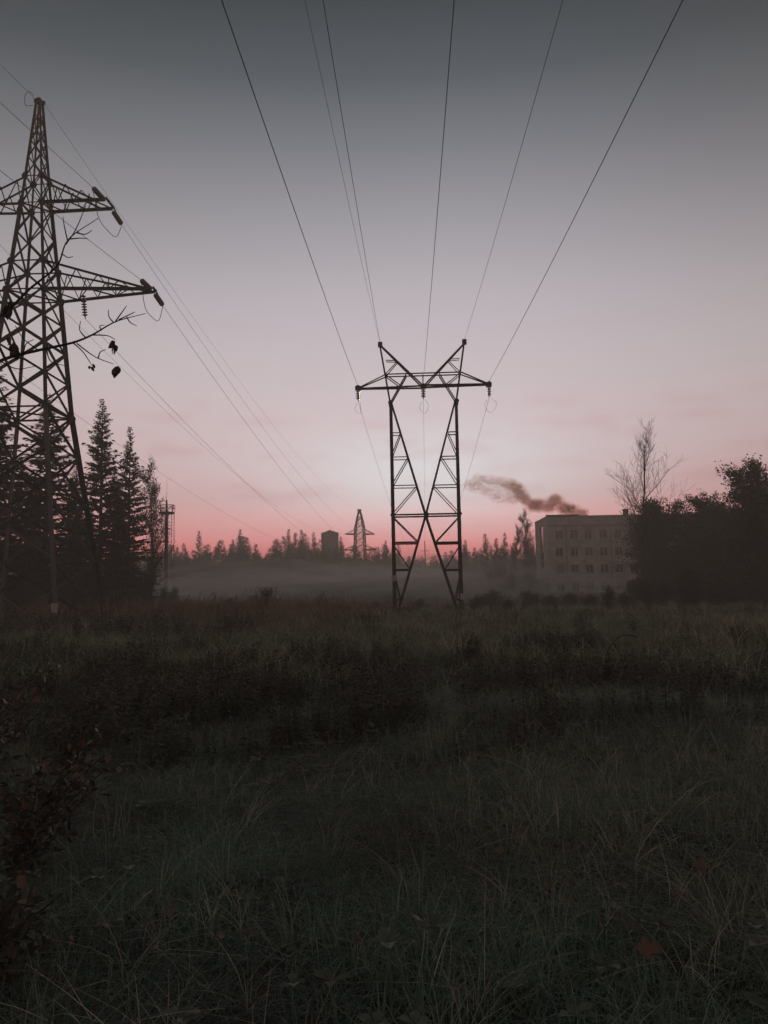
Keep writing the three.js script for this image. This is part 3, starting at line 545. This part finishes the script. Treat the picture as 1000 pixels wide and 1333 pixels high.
// shrubs: dense, brownish, half bare
const oShrub = { up: 1.1, wiggle: 0.3, clear: 0.05, limbs: 4, twigs: 3, angle: 0.7, lift: 0.35, limb: 0.5, stem: 0.75, girth: 0.008, depth: 2, thin: 0.012 };
const shrubs = [61, 62, 63].map((s, i) => { const [t, b, tips] = branchy(5, s, oShrub); return treeProto('shrub', t.build(), [['branches', b.build(), bark], ['crown', leafCards(tips, s, i === 2 ? 2 : 7, 0.10, 0.34, [[0.085, 0.066, 0.05], [0.10, 0.070, 0.052], [0.07, 0.06, 0.045]]), leafM]], '', 'shrub'); });
shrubs.forEach((t) => { t.children[1].userData = { kind: 'stuff' }; });
function shrubAt(px, d, h, v, wide, label, group) { const x = groundX(px, d), s = h / 5; copy(shrubs[v], onGround(x, -d, -0.1), px * 1.3, [s * wide, s, s * wide], label, group); }
for (let px = 822; px < 1060; px += 14) shrubAt(px + rr(-5, 5), rr(72, 96), lerp(3.2, 10.5, smooth(px, 805, 950)) * rr(0.75, 1.15), Math.floor(rr(0, 3)), rr(0.8, 1.15), 'dense dark shrub in the thicket in front of the apartment block', 'thicket shrubs by the apartment block');
for (let px = 796; px < 1050; px += 22) shrubAt(px + rr(-8, 8), rr(50, 62), rr(1.8, 3.6) * (px < 850 ? 0.7 : 1), px < 900 ? 2 : Math.floor(rr(0, 3)), rr(0.9, 1.4), 'low dark shrub along the front of the thicket beside the meadow', 'low shrubs before the thicket');
for (let px = 10; px < 205; px += 15) shrubAt(px + rr(-6, 6), px > 105 ? rr(66, 82) : rr(54, 68), rr(3.0, 5.0), px > 105 ? 2 : Math.floor(rr(0, 3)), rr(0.9, 1.3), 'tangled brown shrub at the foot of the near spruces', 'shrubs under the near spruces');
for (let px = 150; px < 240; px += 20) shrubAt(px + rr(-6, 6), rr(72, 92), rr(3.0, 6.0) * (px > 200 ? 0.7 : 1), 2, rr(0.8, 1.2), 'thin brown shrub near the platform mast', 'shrubs near the platform mast');
for (const [px, d, h, v] of [[236, 60, 1.9, 2], [262, 52, 1.5, 2], [300, 70, 1.9, 2], [392, 66, 1.6, 2], [418, 84, 2.2, 2], [446, 60, 1.3, 2], [488, 64, 1.5, 2], [526, 59, 0.9, 2], [546, 72, 1.4, 2], [583, 60, 1.0, 2], [622, 66, 1.9, 2], [641, 78, 2.4, 2], [660, 60, 1.4, 2], [688, 74, 2.2, 2], [716, 64, 1.7, 2], [742, 70, 2.1, 2], [768, 62, 1.8, 2]]) shrubAt(px, d, h * 0.85, v, 2.1, 'low ragged bush at the misty far edge of the meadow', 'ragged bushes at the meadow edge');
birchAt(199, 612, 74, 0.9, 'slender small-leaved tree between the spruces and the platform mast');

// far treeline
const farS = [1, 2, 3].map((s) => { const [t, c] = spruceGeo(20, 3.9, 80 + s, 0.5, 0.62, 0.75, 0.75); return treeProto('far_spruce', t, [['crown', c, needles]], 'dark spruce of the far treeline in the mist', 'tree', 'spruces of the far treeline'); });
const farL = [1, 2].map((s) => { const [t, b, tips] = branchy(14, 90 + s, { ...oLeafy, depth: 2, thin: 0.03, limbs: 3 }); return treeProto('far_leafy_tree', t.build(), [['crown', leafCards(tips, s, 9, 0.42, 0.75, [[0.045, 0.04, 0.03], [0.038, 0.038, 0.03]]), leafM]], 'round-headed tree of the far treeline in the mist', 'tree', 'round trees of the far treeline'); });
const line = [[140, 712], [220, 708], [262, 706], [300, 701], [312, 696], [330, 706], [345, 706], [372, 695], [385, 696], [408, 695], [422, 709], [441, 704], [452, 714], [470, 712], [500, 712], [520, 716], [540, 727], [553, 723], [566, 732], [578, 726], [592, 714], [600, 711], [625, 712], [700, 706], [760, 700]];
const lineY = (px) => { let i = 0; while (i < line.length - 2 && line[i + 1][0] < px) i++; const [a, b] = [line[i], line[i + 1]]; return lerp(a[1], b[1], clamp((px - a[0]) / (b[0] - a[0]), 0, 1)); };
R = mulberry(23);
for (let px = 150; px < 720; px += rr(3.0, 5.4)) {
  const d = rr(262, 296), leafyOne = R() < 0.22, py = lineY(px) + (leafyOne ? rr(9, 18) : rr(-4, 15)), top = at(px, py, d), g = gh(top.x, -d), h = top.y - g;
  const src = leafyOne ? farL[Math.floor(R() * 2)] : farS[Math.floor(R() * 3)], s = h / (leafyOne ? 14.5 : 20), w = rr(1.05, 1.75) * (leafyOne ? 0.6 : 1);
  copy(src, V(top.x, g, -d), rr(0, 6), [s * w, s, s * w]);
}
for (const [px, py] of [[259, 690], [376, 688], [393, 689], [408, 692], [430, 722], [420, 710], [437, 713], [444, 698], [502, 703], [519, 706], [313, 688]]) { const d = 258, top = at(px, py, d), g = gh(top.x, -d), s = (top.y - g) / 20; copy(farS[px % 3], V(top.x, g, -d), px, [s * 0.8, s, s * 0.8], 'tall spruce top rising above the far treeline', 'tallest spruces of the far treeline'); }
// nearer clump between the portal pylon and the block
for (const [px, py, d, k, w] of [[632, 694, 175, 0, 1.0], [646, 700, 172, 1, 1.1], [657, 692, 180, 2, 0.75], [684, 698, 168, 1, 0.95], [618, 712, 190, 2, 1.0], [606, 702, 200, 0, 0.9], [669, 706, 178, 0, 1.0], [694, 712, 170, 2, 1.0]]) { const top = at(px, py, d), g = gh(top.x, -d), s = (top.y - g) / 20; copy(farS[k], V(top.x, g, -d), px, [s * w, s, s * w], 'spruce in the clump between the portal pylon and the apartment block', 'spruces beside the apartment block'); }
for (const [px, py, d, w] of [[682, 671, 160, 0.5], [668, 690, 165, 0.4]]) birchAt(px, py, d, w * 2, px > 675 ? 'slim thin-leaved birch rising above the spruce clump by the block end wall' : 'shorter slim birch among the spruce clump by the block');
for (let px = 600; px < 700; px += 13) shrubAt(px, rr(120, 150), rr(3, 6), 2, rr(0.8, 1.1), 'thin bare shrub in the mist before the spruce clump', 'shrubs in the mist by the block');
{   // the wood goes on behind the first rows and round both sides, as one mass
  const mass = new THREE.InstancedMesh(farS[0].children[1].geometry, needles, 900); mass.name = 'distant_forest'; tag(mass, 'mass of dark conifers behind the far treeline', 'forest', null, 'stuff');
  const M = new THREE.Matrix4(), Q = new THREE.Quaternion();
  for (let i = 0; i < 900; i++) { const a = lerp(-1.25, 1.25, i / 899), d = rr(300, 360), x = Math.sin(a) * d, z = -Math.cos(a) * d * 1.0 - 10, s = rr(0.60, 0.84); Q.setFromAxisAngle(UP, rr(0, 6)); M.compose(V(x, gh(x, z), z), Q, V(s * 1.3, s, s * 1.3)); mass.setMatrixAt(i, M); }
  lit(mass); scene.add(mass);
}

// ---------------------------------------------------------------- ground mist: banks of thin, even vapour lying on the far meadow
{
  R = mulberry(71);
  const vapour = new THREE.MeshPhysicalMaterial({ color: new THREE.Color().setRGB(0.95, 0.91, 0.84), roughness: 1, transmission: 0.75, thickness: 0, specularIntensity: 0, transparent: true, opacity: 0.082, side: THREE.DoubleSide });
  const puffs = [0, 1, 2].map((q) => { const g = new THREE.IcosahedronGeometry(1, 5), p = g.attributes.position, v = V(0, 0, 0); for (let i = 0; i < p.count; i++) { v.fromBufferAttribute(p, i); v.multiplyScalar(1 + 0.22 * n3(v.x * 1.6 + q * 9, v.y * 1.6, v.z * 1.6) + 0.10 * n3(v.x * 4, v.y * 4 + q * 5, v.z * 4)); p.setXYZ(i, v.x, v.y, v.z); } g.computeVertexNormals(); return g; });
  const mist = new THREE.Group(); mist.name = 'ground_mist'; tag(mist, 'pale mist lying low over the far meadow before the treeline', 'mist', null, 'stuff'); scene.add(mist);
  for (let i = 0; i < 84; i++) {
    const d = rr(105, 245), x = groundX(rr(190, 640), d), o = new THREE.Mesh(puffs[i % 3], vapour); o.name = 'mist_bank'; o.receiveShadow = true;
    o.position.set(x, rr(-0.5, 1.2), -d); o.rotation.y = rr(-0.3, 0.3); o.scale.set(rr(14, 30), 1.5 + 6 * Math.pow(R(), 2.4), rr(10, 20)); mist.add(o);
  }
}

// ---------------------------------------------------------------- grasses and weeds
R = mulberry(31);
function blade(g, x, z, h, lean, a, w, c0, segs = 3) {
  const dx = Math.cos(a), dz = Math.sin(a), k = g.n;
  for (let i = 0; i <= segs; i++) { const t = i / segs, o = lean * t * t * h, y = h * (t - 0.32 * lean * t * t), ww = w * (1 - t) * 0.5 + 0.0006, c = c0; g.v(x + dx * o - dz * ww, y, z + dz * o + dx * ww, c); g.v(x + dx * o + dz * ww, y, z + dz * o - dx * ww, c); }
  for (let i = 0; i < segs; i++) { const b = k + i * 2; g.i.push(b, b + 1, b + 3, b, b + 3, b + 2); }
}
function tuft(n, h0, h1, spread, w, dry) {
  const g = new Geo();
  for (let i = 0; i < n; i++) { const a = rr(0, 6.283), d = spread * Math.sqrt(R()), s = R() < dry; const q = rr(0.7, 1.25), base = (s ? [1.05, 0.94, 0.72] : [0.45, 0.57, 0.37]).map((v) => v * q); blade(g, Math.cos(a) * d, Math.sin(a) * d, rr(h0, h1), rr(0.1, 1.7), a + rr(-1, 1), w * rr(0.6, 1.3), base, 4); }
  return g.build();
}
const grassM = new THREE.MeshPhysicalMaterial({ color: new THREE.Color().setRGB(0.44, 0.44, 0.44), roughness: 1, transmission: 0.4, thickness: 0, vertexColors: true, side: THREE.DoubleSide });
const coarseM = mat(0.43, 0.43, 0.43, 1, { vertexColors: true });
const M4 = new THREE.Matrix4(), Q4 = new THREE.Quaternion(), E4 = new THREE.Euler();
function scatter(name, label, category, geos, m, count, place, color) {
  const lists = geos.map(() => []);
  for (let i = 0; i < count; i++) { const p = place(i); if (!p) continue; lists[Math.floor(R() * geos.length)].push(p); }
  geos.forEach((geo, k) => {
    const L = lists[k]; if (!L.length) return;
    const o = new THREE.InstancedMesh(geo, m, L.length); o.name = numbered(name); tag(o, label, category, null, 'stuff');
    L.forEach((p, i) => { E4.set(p.tx || 0, p.turn, p.tz || 0); Q4.setFromEuler(E4); M4.compose(V(p.x, p.y, p.z), Q4, V(p.s * (p.w || 1), p.s * (p.t || 1), p.s * (p.w || 1))); o.setMatrixAt(i, M4); o.setColorAt(i, p.c); });
    lit(o); scene.add(o);
  });
}
const patch = (x, z) => fbm(x / 3.2 + 9, z / 3.2, 3), patch2 = (x, z) => fbm(x / 11 - 3, z / 11 + 5, 3);
const inView = (d0, d1, k = 0.62) => { const d = Math.sqrt(lerp(d0 * d0, d1 * d1, R())); return [rr(-1, 1) * (k * d + 0.6), -d]; };
const C = new THREE.Color(), col = (r, g, b) => new THREE.Color().setRGB(r, g, b);
const shortTufts = [0, 1, 2, 3, 4].map(() => tuft(30, 0.08, 0.32, 0.11, 0.0048, 0.14));
const lank = [0, 1, 2].map(() => tuft(24, 0.14, 0.44, 0.13, 0.005, 0.42));
const tall = [0, 1, 2].map(() => { const g = new Geo(); for (let i = 0; i < 14; i++) { const a = rr(0, 6.283), d = 0.16 * Math.sqrt(R()), x = Math.cos(a) * d, z = Math.sin(a) * d, h = rr(0.6, 1.35), ln = rr(0.05, 0.3), b = [0.75, 0.62, 0.45]; blade(g, x, z, h, ln, a, 0.014, b, 3); if (R() < 0.5) { const tx = x + Math.cos(a) * ln * h, tz = z + Math.sin(a) * ln * h, ty = h * (1 - 0.32 * ln); g.cone(V(tx, ty - 0.1, tz), V(tx + Math.cos(a) * 0.03, ty + 0.1, tz), 0.016, 0.003, 4, [0.8, 0.62, 0.48]); } } return g.build(); });
const weeds = [0, 1, 2, 3].map(() => { const g = new Geo(), n = 3; for (let s = 0; s < n; s++) { const a = rr(0, 6.283), h = rr(0.5, 1.0), ln = rr(0.02, 0.22), e = V(Math.cos(a) * h * ln, h, Math.sin(a) * h * ln), o = V(rr(-0.08, 0.08), 0, rr(-0.08, 0.08)); e.add(o); g.cone(o, e, 0.006, 0.003, 3, [0.35, 0.28, 0.2]); for (let k = 0; k < 34; k++) { const t = rr(0.1, 1), p = o.clone().lerp(e, t), b = rr(0, 6.283), l = rr(0.05, 0.15) * (1.3 - t * 0.6), d = V(Math.cos(b), rr(-0.7, 0.4), Math.sin(b)).normalize(), w = V(-d.z, rr(-0.3, 0.3), d.x).multiplyScalar(l * 0.22), v = rr(0.6, 1.2), m = p.clone().addScaledVector(d, l * 0.5); g.quad(p, m.clone().add(w), p.clone().addScaledVector(d, l), m.clone().sub(w), [0.36 * v, 0.36 * v, 0.25 * v]); } } return g.build(); });
const green = (x, z) => { const a = patch(x, z), b = patch2(x, z); const v = Math.max(0.35, 0.84 + 0.6 * a + rr(-0.12, 0.12)), dry = clamp(0.25 + 0.9 * b + rr(-0.2, 0.2), 0, 1); return col(lerp(0.62, 0.98, dry) * v, lerp(0.80, 0.95, dry) * v, lerp(0.80, 0.88, dry) * v); };
// near sward
const swards = [0, 1, 2, 3, 4, 5].map(() => { const g = new Geo(); for (let k = 0; k < 26; k++) { const cx = rr(-0.3, 0.3), cz = rr(-0.3, 0.3), hh = rr(0.6, 1.25), la = rr(0, 6.283), dr = R() < 0.2 ? 0.6 : 0.06; for (let i = 0; i < 15; i++) { const a = la + rr(-2.2, 2.2), d = 0.10 * Math.sqrt(R()), s = R() < dr, q = rr(0.65, 1.25), base = (s ? [1.05, 0.94, 0.72] : [0.43, 0.57, 0.37]).map((v) => v * q); blade(g, cx + Math.cos(a) * d, cz + Math.sin(a) * d, rr(0.07, 0.25) * hh, rr(0.2, 2.1), a, 0.0055 * rr(0.6, 1.3), base, 4); } } return g.build(); });
const cells = []; for (let z = -2; z > -14.5; z -= 0.42) for (let x = z * 0.78 - 0.8; x < -z * 0.78 + 0.8; x += 0.42) cells.push([x + rr(-0.12, 0.12), z + rr(-0.12, 0.12)]);
scatter('meadow_grass', 'short dark green meadow grass covering the near ground', 'grass', swards, grassM, cells.length, (i) => { const [x, z] = cells[i]; return { x, z, y: gh(x, z) - 0.02, turn: rr(0, 6.28), s: rr(0.85, 1.1), t: rr(0.8, 1.15) * (1 + 0.8 * patch(x, z)), c: green(x, z) }; });
scatter('lank_grass', 'lank half-dry grass leaning over in tussocks', 'grass', lank, coarseM, 9000, () => { const [x, z] = inView(2.6, 30, 0.7); const k = patch(x + 20, z) + 0.5 * smooth(x, -1, 2.5) * (1 - smooth(-z, 9, 12)); if (k < rr(-0.25, 0.35)) return null; return { x, z, y: gh(x, z) - 0.03, turn: rr(0, 6.28), s: rr(0.6, 1.15), tz: -rr(0, 0.5), tx: rr(-0.2, 0.2), c: green(x, z) }; });
scatter('rough_grass', 'rough grass of the middle meadow', 'grass', shortTufts.concat(lank), coarseM, 22000, () => { const [x, z] = inView(12, 75, 0.72); return { x, z, y: gh(x, z) - 0.03, turn: rr(0, 6.28), s: rr(1.0, 1.9), w: 1.9, tz: rr(-0.2, 0.1), c: green(x, z).multiply(col(1.45, 1.22, 1.1)) }; });
const clump = (x, z) => fbm(x / 2.6 + 40, z / 1.9 - 7, 3);
scatter('dark_weeds', 'dark leafy weeds in patches along the ditch across the meadow', 'weeds', weeds, coarseM, 16000, () => { const [x, z] = inView(7.6, 21, 0.75); const k = Math.exp(-(((z + 12.5) / 3.6) ** 2)), e = 1.25 * clump(x, z) + 0.36 * k - 0.15 * smooth(x, 0, 3) * (1 - smooth(-z, 9, 11)); if (e < rr(0.26, 0.5)) return null; const v = rr(0.5, 0.9); return { x, z, y: gh(x, z) - 0.02, turn: rr(0, 6.28), s: rr(0.4, 0.8) * (0.55 + 0.9 * clamp(e, 0, 1)), tz: rr(-0.2, 0.2), c: col(v * 0.94, v, v * 0.98) }; });
scatter('shade_weeds', 'dark rank weeds round the foot of the lattice pylon and along the meadow edge', 'weeds', weeds, coarseM, 5200, () => { const [x, z] = inView(24, 62, 0.75); const left = 1 - smooth(x / -z, -0.30, -0.05), e = fbm(x / 7 + 3, z / 5, 3) + 0.45 * left; if (e < rr(0.22, 0.5)) return null; const v = rr(0.42, 0.75); return { x, z, y: gh(x, z) - 0.02, turn: rr(0, 6.28), s: rr(0.8, 1.5) * (0.5 + 0.6 * clamp(e, 0, 1)), w: 1.4, tz: rr(-0.2, 0.2), c: col(v, v * 0.95, v * 0.88) }; });
const straws = [0, 1, 2, 3].map(() => { const g = new Geo(); for (let i = 0; i < 5; i++) { const a = rr(0, 6.283), d = rr(0, 0.12); blade(g, Math.cos(a) * d, Math.sin(a) * d, rr(0.15, 0.42), rr(0.3, 2.0), a + rr(-0.6, 0.6), 0.0034, [1.2, 1.08, 0.85], 5); } return g.build(); });  // bright stems added so their colour gives the grass its highlights
scatter('highlight_straws', 'pale dry straws bent over in the near grass, added as highlights', 'grass', straws, coarseM, 3600, () => { const [x, z] = inView(2.6, 12, 0.72); if (patch(x - 11, z + 2) + 0.35 * smooth(x, -1.5, 1.5) < rr(-0.1, 0.5)) return null; const v = rr(0.6, 1.1); return { x, z, y: gh(x, z), turn: rr(0, 6.28), s: rr(0.6, 1.1), tz: -rr(0, 0.4), tx: rr(-0.25, 0.25), c: col(v, v * 0.97, v * 0.92) }; });
scatter('tall_grass', 'tall brown grass and reeds standing in the mist', 'grass', tall, coarseM, 9000, () => { const [x, z] = inView(27, 120, 0.72); const left = 1 - smooth(x / -z, -0.12, 0.10), k = patch2(x, z) * 0.8 + 0.55 * left * smooth(-z, 29, 34) - 0.1; if (k < rr(-0.1, 0.4)) return null; const v = rr(0.4, 0.8); return { x, z, y: gh(x, z) - 0.03, turn: rr(0, 6.28), s: rr(0.55, 1.25) * (0.65 + 0.35 * left + 0.5 * fbm(x / 4, z / 4, 3)), w: 1.4, tz: rr(-0.12, 0.1), c: col(v, v * 0.88, v * 0.80) }; });
scatter('far_grass', 'far rough grass of the meadow under the mist', 'grass', tall, coarseM, 9000, () => { const [x, z] = inView(70, 260, 0.75); const v = rr(0.5, 0.85); return { x, z, y: gh(x, z) - 0.05, turn: rr(0, 6.28), s: rr(0.6, 1.0), w: 3.5, c: col(v, v * 0.9, v * 0.78) }; });
// broad-leaved herbs low at the near edge
const herb = [0, 1, 2].map(() => { const g = new Geo(); for (let k = 0; k < 9; k++) { const b = rr(0, 6.283), l = rr(0.04, 0.09), up = rr(0.1, 0.7), d = V(Math.cos(b), up, Math.sin(b)).normalize(), w = V(-Math.sin(b), 0, Math.cos(b)).multiplyScalar(l * 0.3), o = V(0, 0.03, 0), v = rr(0.7, 1.1), m = o.clone().addScaledVector(d, l * 0.55), e = o.clone().addScaledVector(d, l); e.y -= l * 0.25; g.quad(o, m.clone().add(w), e, m.clone().sub(w), [0.4 * v, 0.46 * v, 0.3 * v]); } return g.build(); });
scatter('low_herbs', 'low broad-leaved herbs among the grass', 'herbs', herb, grassM, 900, () => { const [x, z] = inView(2.4, 9, 0.75); if (patch2(x * 2, z * 2) + 0.35 * (1 - smooth(x, -2, 0.5)) < rr(-0.1, 0.4)) return null; const v = rr(0.6, 1.1); return { x, z, y: gh(x, z) + rr(0.05, 0.16), turn: rr(0, 6.28), s: rr(0.7, 1.3), c: col(v, v, v) }; });

// ---------------------------------------------------------------- small things in the meadow
R = mulberry(47);
const maple = (() => { const s = new THREE.Shape(), pts = []; const lobes = [[0, 1], [0.55, 0.72], [0.95, 0.35]]; const right = [[0, 1], [0.12, 0.72], [0.26, 0.74], [0.22, 0.46], [0.55, 0.62], [0.58, 0.44], [0.86, 0.40], [0.62, 0.18], [0.70, 0.06], [0.34, -0.06], [0.40, -0.22], [0.06, -0.16]]; for (const p of right) pts.push(p); for (let i = right.length - 1; i > 0; i--) pts.push([-right[i][0], right[i][1]]); s.moveTo(...pts[0]); pts.slice(1).forEach((p) => s.lineTo(...p)); const g = new THREE.ShapeGeometry(s), a = g.attributes.position; for (let i = 0; i < a.count; i++) a.setZ(i, 0.18 * Math.sin(a.getX(i) * 2.6) * a.getX(i) + 0.10 * a.getY(i) * a.getY(i)); g.computeVertexNormals(); return g; })();
const ovate = (() => { const g = new Geo(), n = 5, L = []; for (let i = 0; i <= n; i++) { const t = i / n, w = 0.34 * Math.sin(Math.PI * Math.pow(t, 0.8)) + 0.004; L.push([V(-w, t, 0.10 * w * 3 - 0.12 * t * t), V(0, t, -0.12 * t * t), V(w, t, 0.10 * w * 3 - 0.12 * t * t)]); } for (let i = 0; i < n; i++) { g.quad(L[i][0], L[i][1], L[i + 1][1], L[i + 1][0]); g.quad(L[i][1], L[i][2], L[i + 1][2], L[i + 1][1]); } return g.build(); })();
const rust = [mat(0.15, 0.082, 0.052, 0.8), mat(0.13, 0.078, 0.050, 0.8), mat(0.18, 0.105, 0.060, 0.8), mat(0.12, 0.075, 0.05, 0.7), mat(0.07, 0.05, 0.035, 0.7), mat(0.09, 0.085, 0.06, 0.6)], stemM = mat(0.05, 0.038, 0.03);
function redShrub(px, py, h, n, wide, label) {
  const base = groundHit(px, py), T = thing('rust_leaved_shrub', base, 0, label, 'shrub'), stems = 11, g = new Geo();
  for (let s = 0; s < stems; s++) {
    const a = rr(0, 6.283), L = h * rr(0.55, 1.05), k = wide * rr(0.3, 1), dx = Math.cos(a) * k, dz = Math.sin(a) * k, pts = [0, 0.3, 0.6, 1].map((t) => V(dx * t * t * L + dx * 0.15 * t + rr(-0.03, 0.03), L * t * (1 - 0.12 * t), dz * t * t * L + rr(-0.03, 0.03)));
    part('stem', tube(pts, 0.004, 10, 4), stemM, T); const cv = new THREE.CatmullRomCurve3(pts);
    for (let q = 0; q < n / stems; q++) { const p = cv.getPoint(Math.sqrt(rr(0.08, 1))).add(V(rr(-0.06, 0.06), rr(-0.05, 0.05), rr(-0.06, 0.06))), o = part('leaf', ovate, rust[Math.floor(rr(0, 5.99))], T), l = rr(0.04, 0.085); o.position.copy(p); o.rotation.set(rr(0.6, 2.6), rr(0, 6.28), rr(-0.8, 0.8)); o.scale.setScalar(l); }
    for (let q = 0; q < 60; q++) { const p = cv.getPoint(rr(0.1, 0.95)).add(V(rr(-0.12, 0.12), rr(-0.12, 0.08), rr(-0.12, 0.12))), u = V(rr(-1, 1), rr(-0.8, 0.5), rr(-1, 1)).normalize(), w = V(rr(-1, 1), rr(-1, 1), rr(-1, 1)).cross(u).normalize(), l = rr(0.02, 0.045), v = rr(0.7, 1.2); g.quad(p, p.clone().addScaledVector(u, l).addScaledVector(w, l * 0.4), p.clone().addScaledVector(u, l * 2), p.clone().addScaledVector(u, l).addScaledVector(w, -l * 0.4), [0.045 * v, 0.042 * v, 0.03 * v]); }
  }
  part('dark_foliage', g.build(), leafM, T); return T;
}
redShrub(30, 1150, 0.95, 150, 0.75, 'low bushy shrub with curled rust-red leaves at the near meadow edge');
redShrub(-40, 1060, 1.25, 120, 0.8, 'taller shrub with rust-red leaves beside the low bushy one');
redShrub(95, 1010, 0.75, 70, 0.7, 'small shrub with a few rust leaves beyond the low bushy one');
redShrub(-20, 1290, 0.6, 60, 0.8, 'lowest dark shrub with few rust leaves in front of the low bushy one');
function fallen(px, py, size, m, label, tilt, group) { const p = groundHit(px, py), T = thing('fallen_leaf', V(p.x, p.y + 0.2, p.z), rr(0, 6), label, 'leaf', group), b = part('blade', maple, m, T); b.rotation.set(-Math.PI / 2 + tilt, 0, rr(-0.4, 0.4)); b.scale.setScalar(size); const s = part('stalk', tube([V(0, 0, 0), V(0.01, 0.01, size * 0.6), V(0.03, -0.02, size * 1.1)], 0.0016, 8, 4), stemM, T); return T; }
fallen(850, 1312, 0.075, rust[0], 'rust-orange fallen maple leaf lying on the grass at the very front', 0.75);
fallen(914, 1184, 0.055, rust[3], 'pale brown curled maple leaf caught in the grass', 0.9);
fallen(548, 1258, 0.045, rust[3], 'small tan fallen leaf in the open grass', 0.4);
fallen(650, 1160, 0.05, rust[1], 'dark red fallen leaf half hidden by grass tussocks', 0.8);
for (let k = 0; k < 26; k++) fallen(rr(20, 990), 1000 + 320 * Math.sqrt(R()), rr(0.022, 0.042), rust[Math.floor(rr(0, 5.99))], 'small withered leaf scattered on the near grass', rr(0.2, 1.1), 'withered leaves scattered on the near grass');
{   // bent dead stalk
  const b = groundHit(786, 862), e = at(812, 826, -b.z), T = thing('dead_stalk', b, 0, 'single dead stalk bending over above the dark weeds', 'plant'), d = e.sub(b);
  part('stem', tube([V(0, 0, 0), V(d.x * 0.3, d.y * 0.5, 0), V(d.x * 0.7, d.y * 0.9, 0.05), V(d.x, d.y, 0.1), V(d.x * 1.5, d.y * 0.93, 0.15)], 0.012, 18, 5), stemM, T);
  for (let k = 0; k < 4; k++) { const o = part('leaf', ovate, stemM, T); o.position.set(d.x * (0.2 + k * 0.18), d.y * (0.35 + k * 0.17), 0.02); o.rotation.set(2.4, rr(0, 6), 0); o.scale.setScalar(0.12); }
}
{   // red-leaved sapling in the tall grass
  const x = groundX(347, 45), T = thing('sapling', onGround(x, -45), 0, 'small reddish sapling rising out of the tall grass', 'tree'), [t, br, tips] = branchy(2.3, 95, { ...oShrub, thin: 0.008, limbs: 2, twigs: 2 });
  part('trunk', t.build(), bark, T); part('branches', br.build(), bark, T).userData = { kind: 'stuff' }; part('crown', leafCards(tips, 5, 2, 0.055, 0.12, [[0.16, 0.055, 0.045], [0.12, 0.05, 0.04]]), leafM, T);
}
{   // tree outside the frame whose bare boughs reach in before the pylon
  const d = 8.5, T = thing('overhanging_tree', onGround(-5.6, -d), 0, 'near tree whose leafless boughs with a few hanging dead leaves cross the lattice pylon', 'tree'), L = (px, py, z = 0) => T.worldToLocal(at(px, py, d + z));
  T.updateMatrixWorld(true);
  part('trunk', tube([V(0, -0.2, 0), V(0.1, 2, 0), V(0, 4, 0.1), V(-0.1, 6.5, 0), V(0.1, 8.6, 0)], 0.12, 24, 9), bark, T);
  const boughs = [[[-70, 520], [0, 470], [50, 456], [95, 446], [120, 436], [150, 419], [190, 408]], [[120, 436], [140, 437], [150, 442]], [[150, 419], [160, 405], [165, 398]], [[155, 416], [172, 408], [176, 406]], [[132, 430], [130, 425], [136, 423]], [[100, 447], [125, 465], [148, 474]], [[95, 446], [108, 458], [120, 476]],
    [[-60, 440], [0, 412], [40, 375], [75, 345], [88, 313], [128, 284]], [[86, 318], [98, 300], [112, 268]], [[92, 311], [105, 310], [115, 311]], [[80, 330], [88, 335], [95, 334]], [[88, 313], [84, 295], [82, 282]], [[0, 470], [22, 480], [45, 477]], [[50, 456], [30, 440], [20, 424]], [[20, 463], [36, 470], [46, 476]], [[60, 452], [66, 470], [84, 476]], [[165, 413], [170, 420], [178, 424]], [[148, 420], [142, 412], [141, 403]], [[112, 440], [104, 430], [105, 418]], [[128, 466], [131, 458], [138, 455]], [[70, 350], [62, 338], [64, 322]], [[100, 303], [110, 305], [120, 300]], [[50, 366], [56, 378], [66, 382]], [[30, 462], [34, 448], [44, 442]]];
  const taper = (pts, r0, r1, n = 22) => { const cv = new THREE.CatmullRomCurve3(pts), g = new Geo(); for (let k = 0; k < n; k++) g.cone(cv.getPoint(k / n), cv.getPoint((k + 1) / n), lerp(r0, r1, k / n), lerp(r0, r1, (k + 1) / n), 6); return g.build(); };
  boughs.forEach((b, i) => part(i === 0 || i === 7 ? 'bough' : 'twig', taper(b.map(([x, y], k) => L(x, y, 0.12 * Math.sin(i * 2 + k))), i === 0 ? 0.022 : i === 7 ? 0.018 : 0.008, 0.0035), bark, T));
  const dead = mat(0.05, 0.04, 0.035, 0.8), hang = V(0, -1, 0);
  for (const [px, py, s] of [[149, 446, 0.10], [152, 478, 0.095], [147, 452, 0.07], [119, 478, 0.04], [16, 448, 0.12], [20, 456, 0.10], [12, 440, 0.09], [8, 400, 0.12], [14, 396, 0.10]]) for (let k = 0; k < 3; k++) { const o = part('leaf', ovate, dead, T); o.position.copy(L(px + rr(-2, 2), py - 3 + rr(-2, 3))); o.rotation.set(rr(-0.5, 0.5), rr(0, 6.28), Math.PI + rr(-0.5, 0.5)); o.scale.set(s * 1.2, s * rr(1.1, 1.7), s * 1.2); }
}
renderer.render(scene, camera);
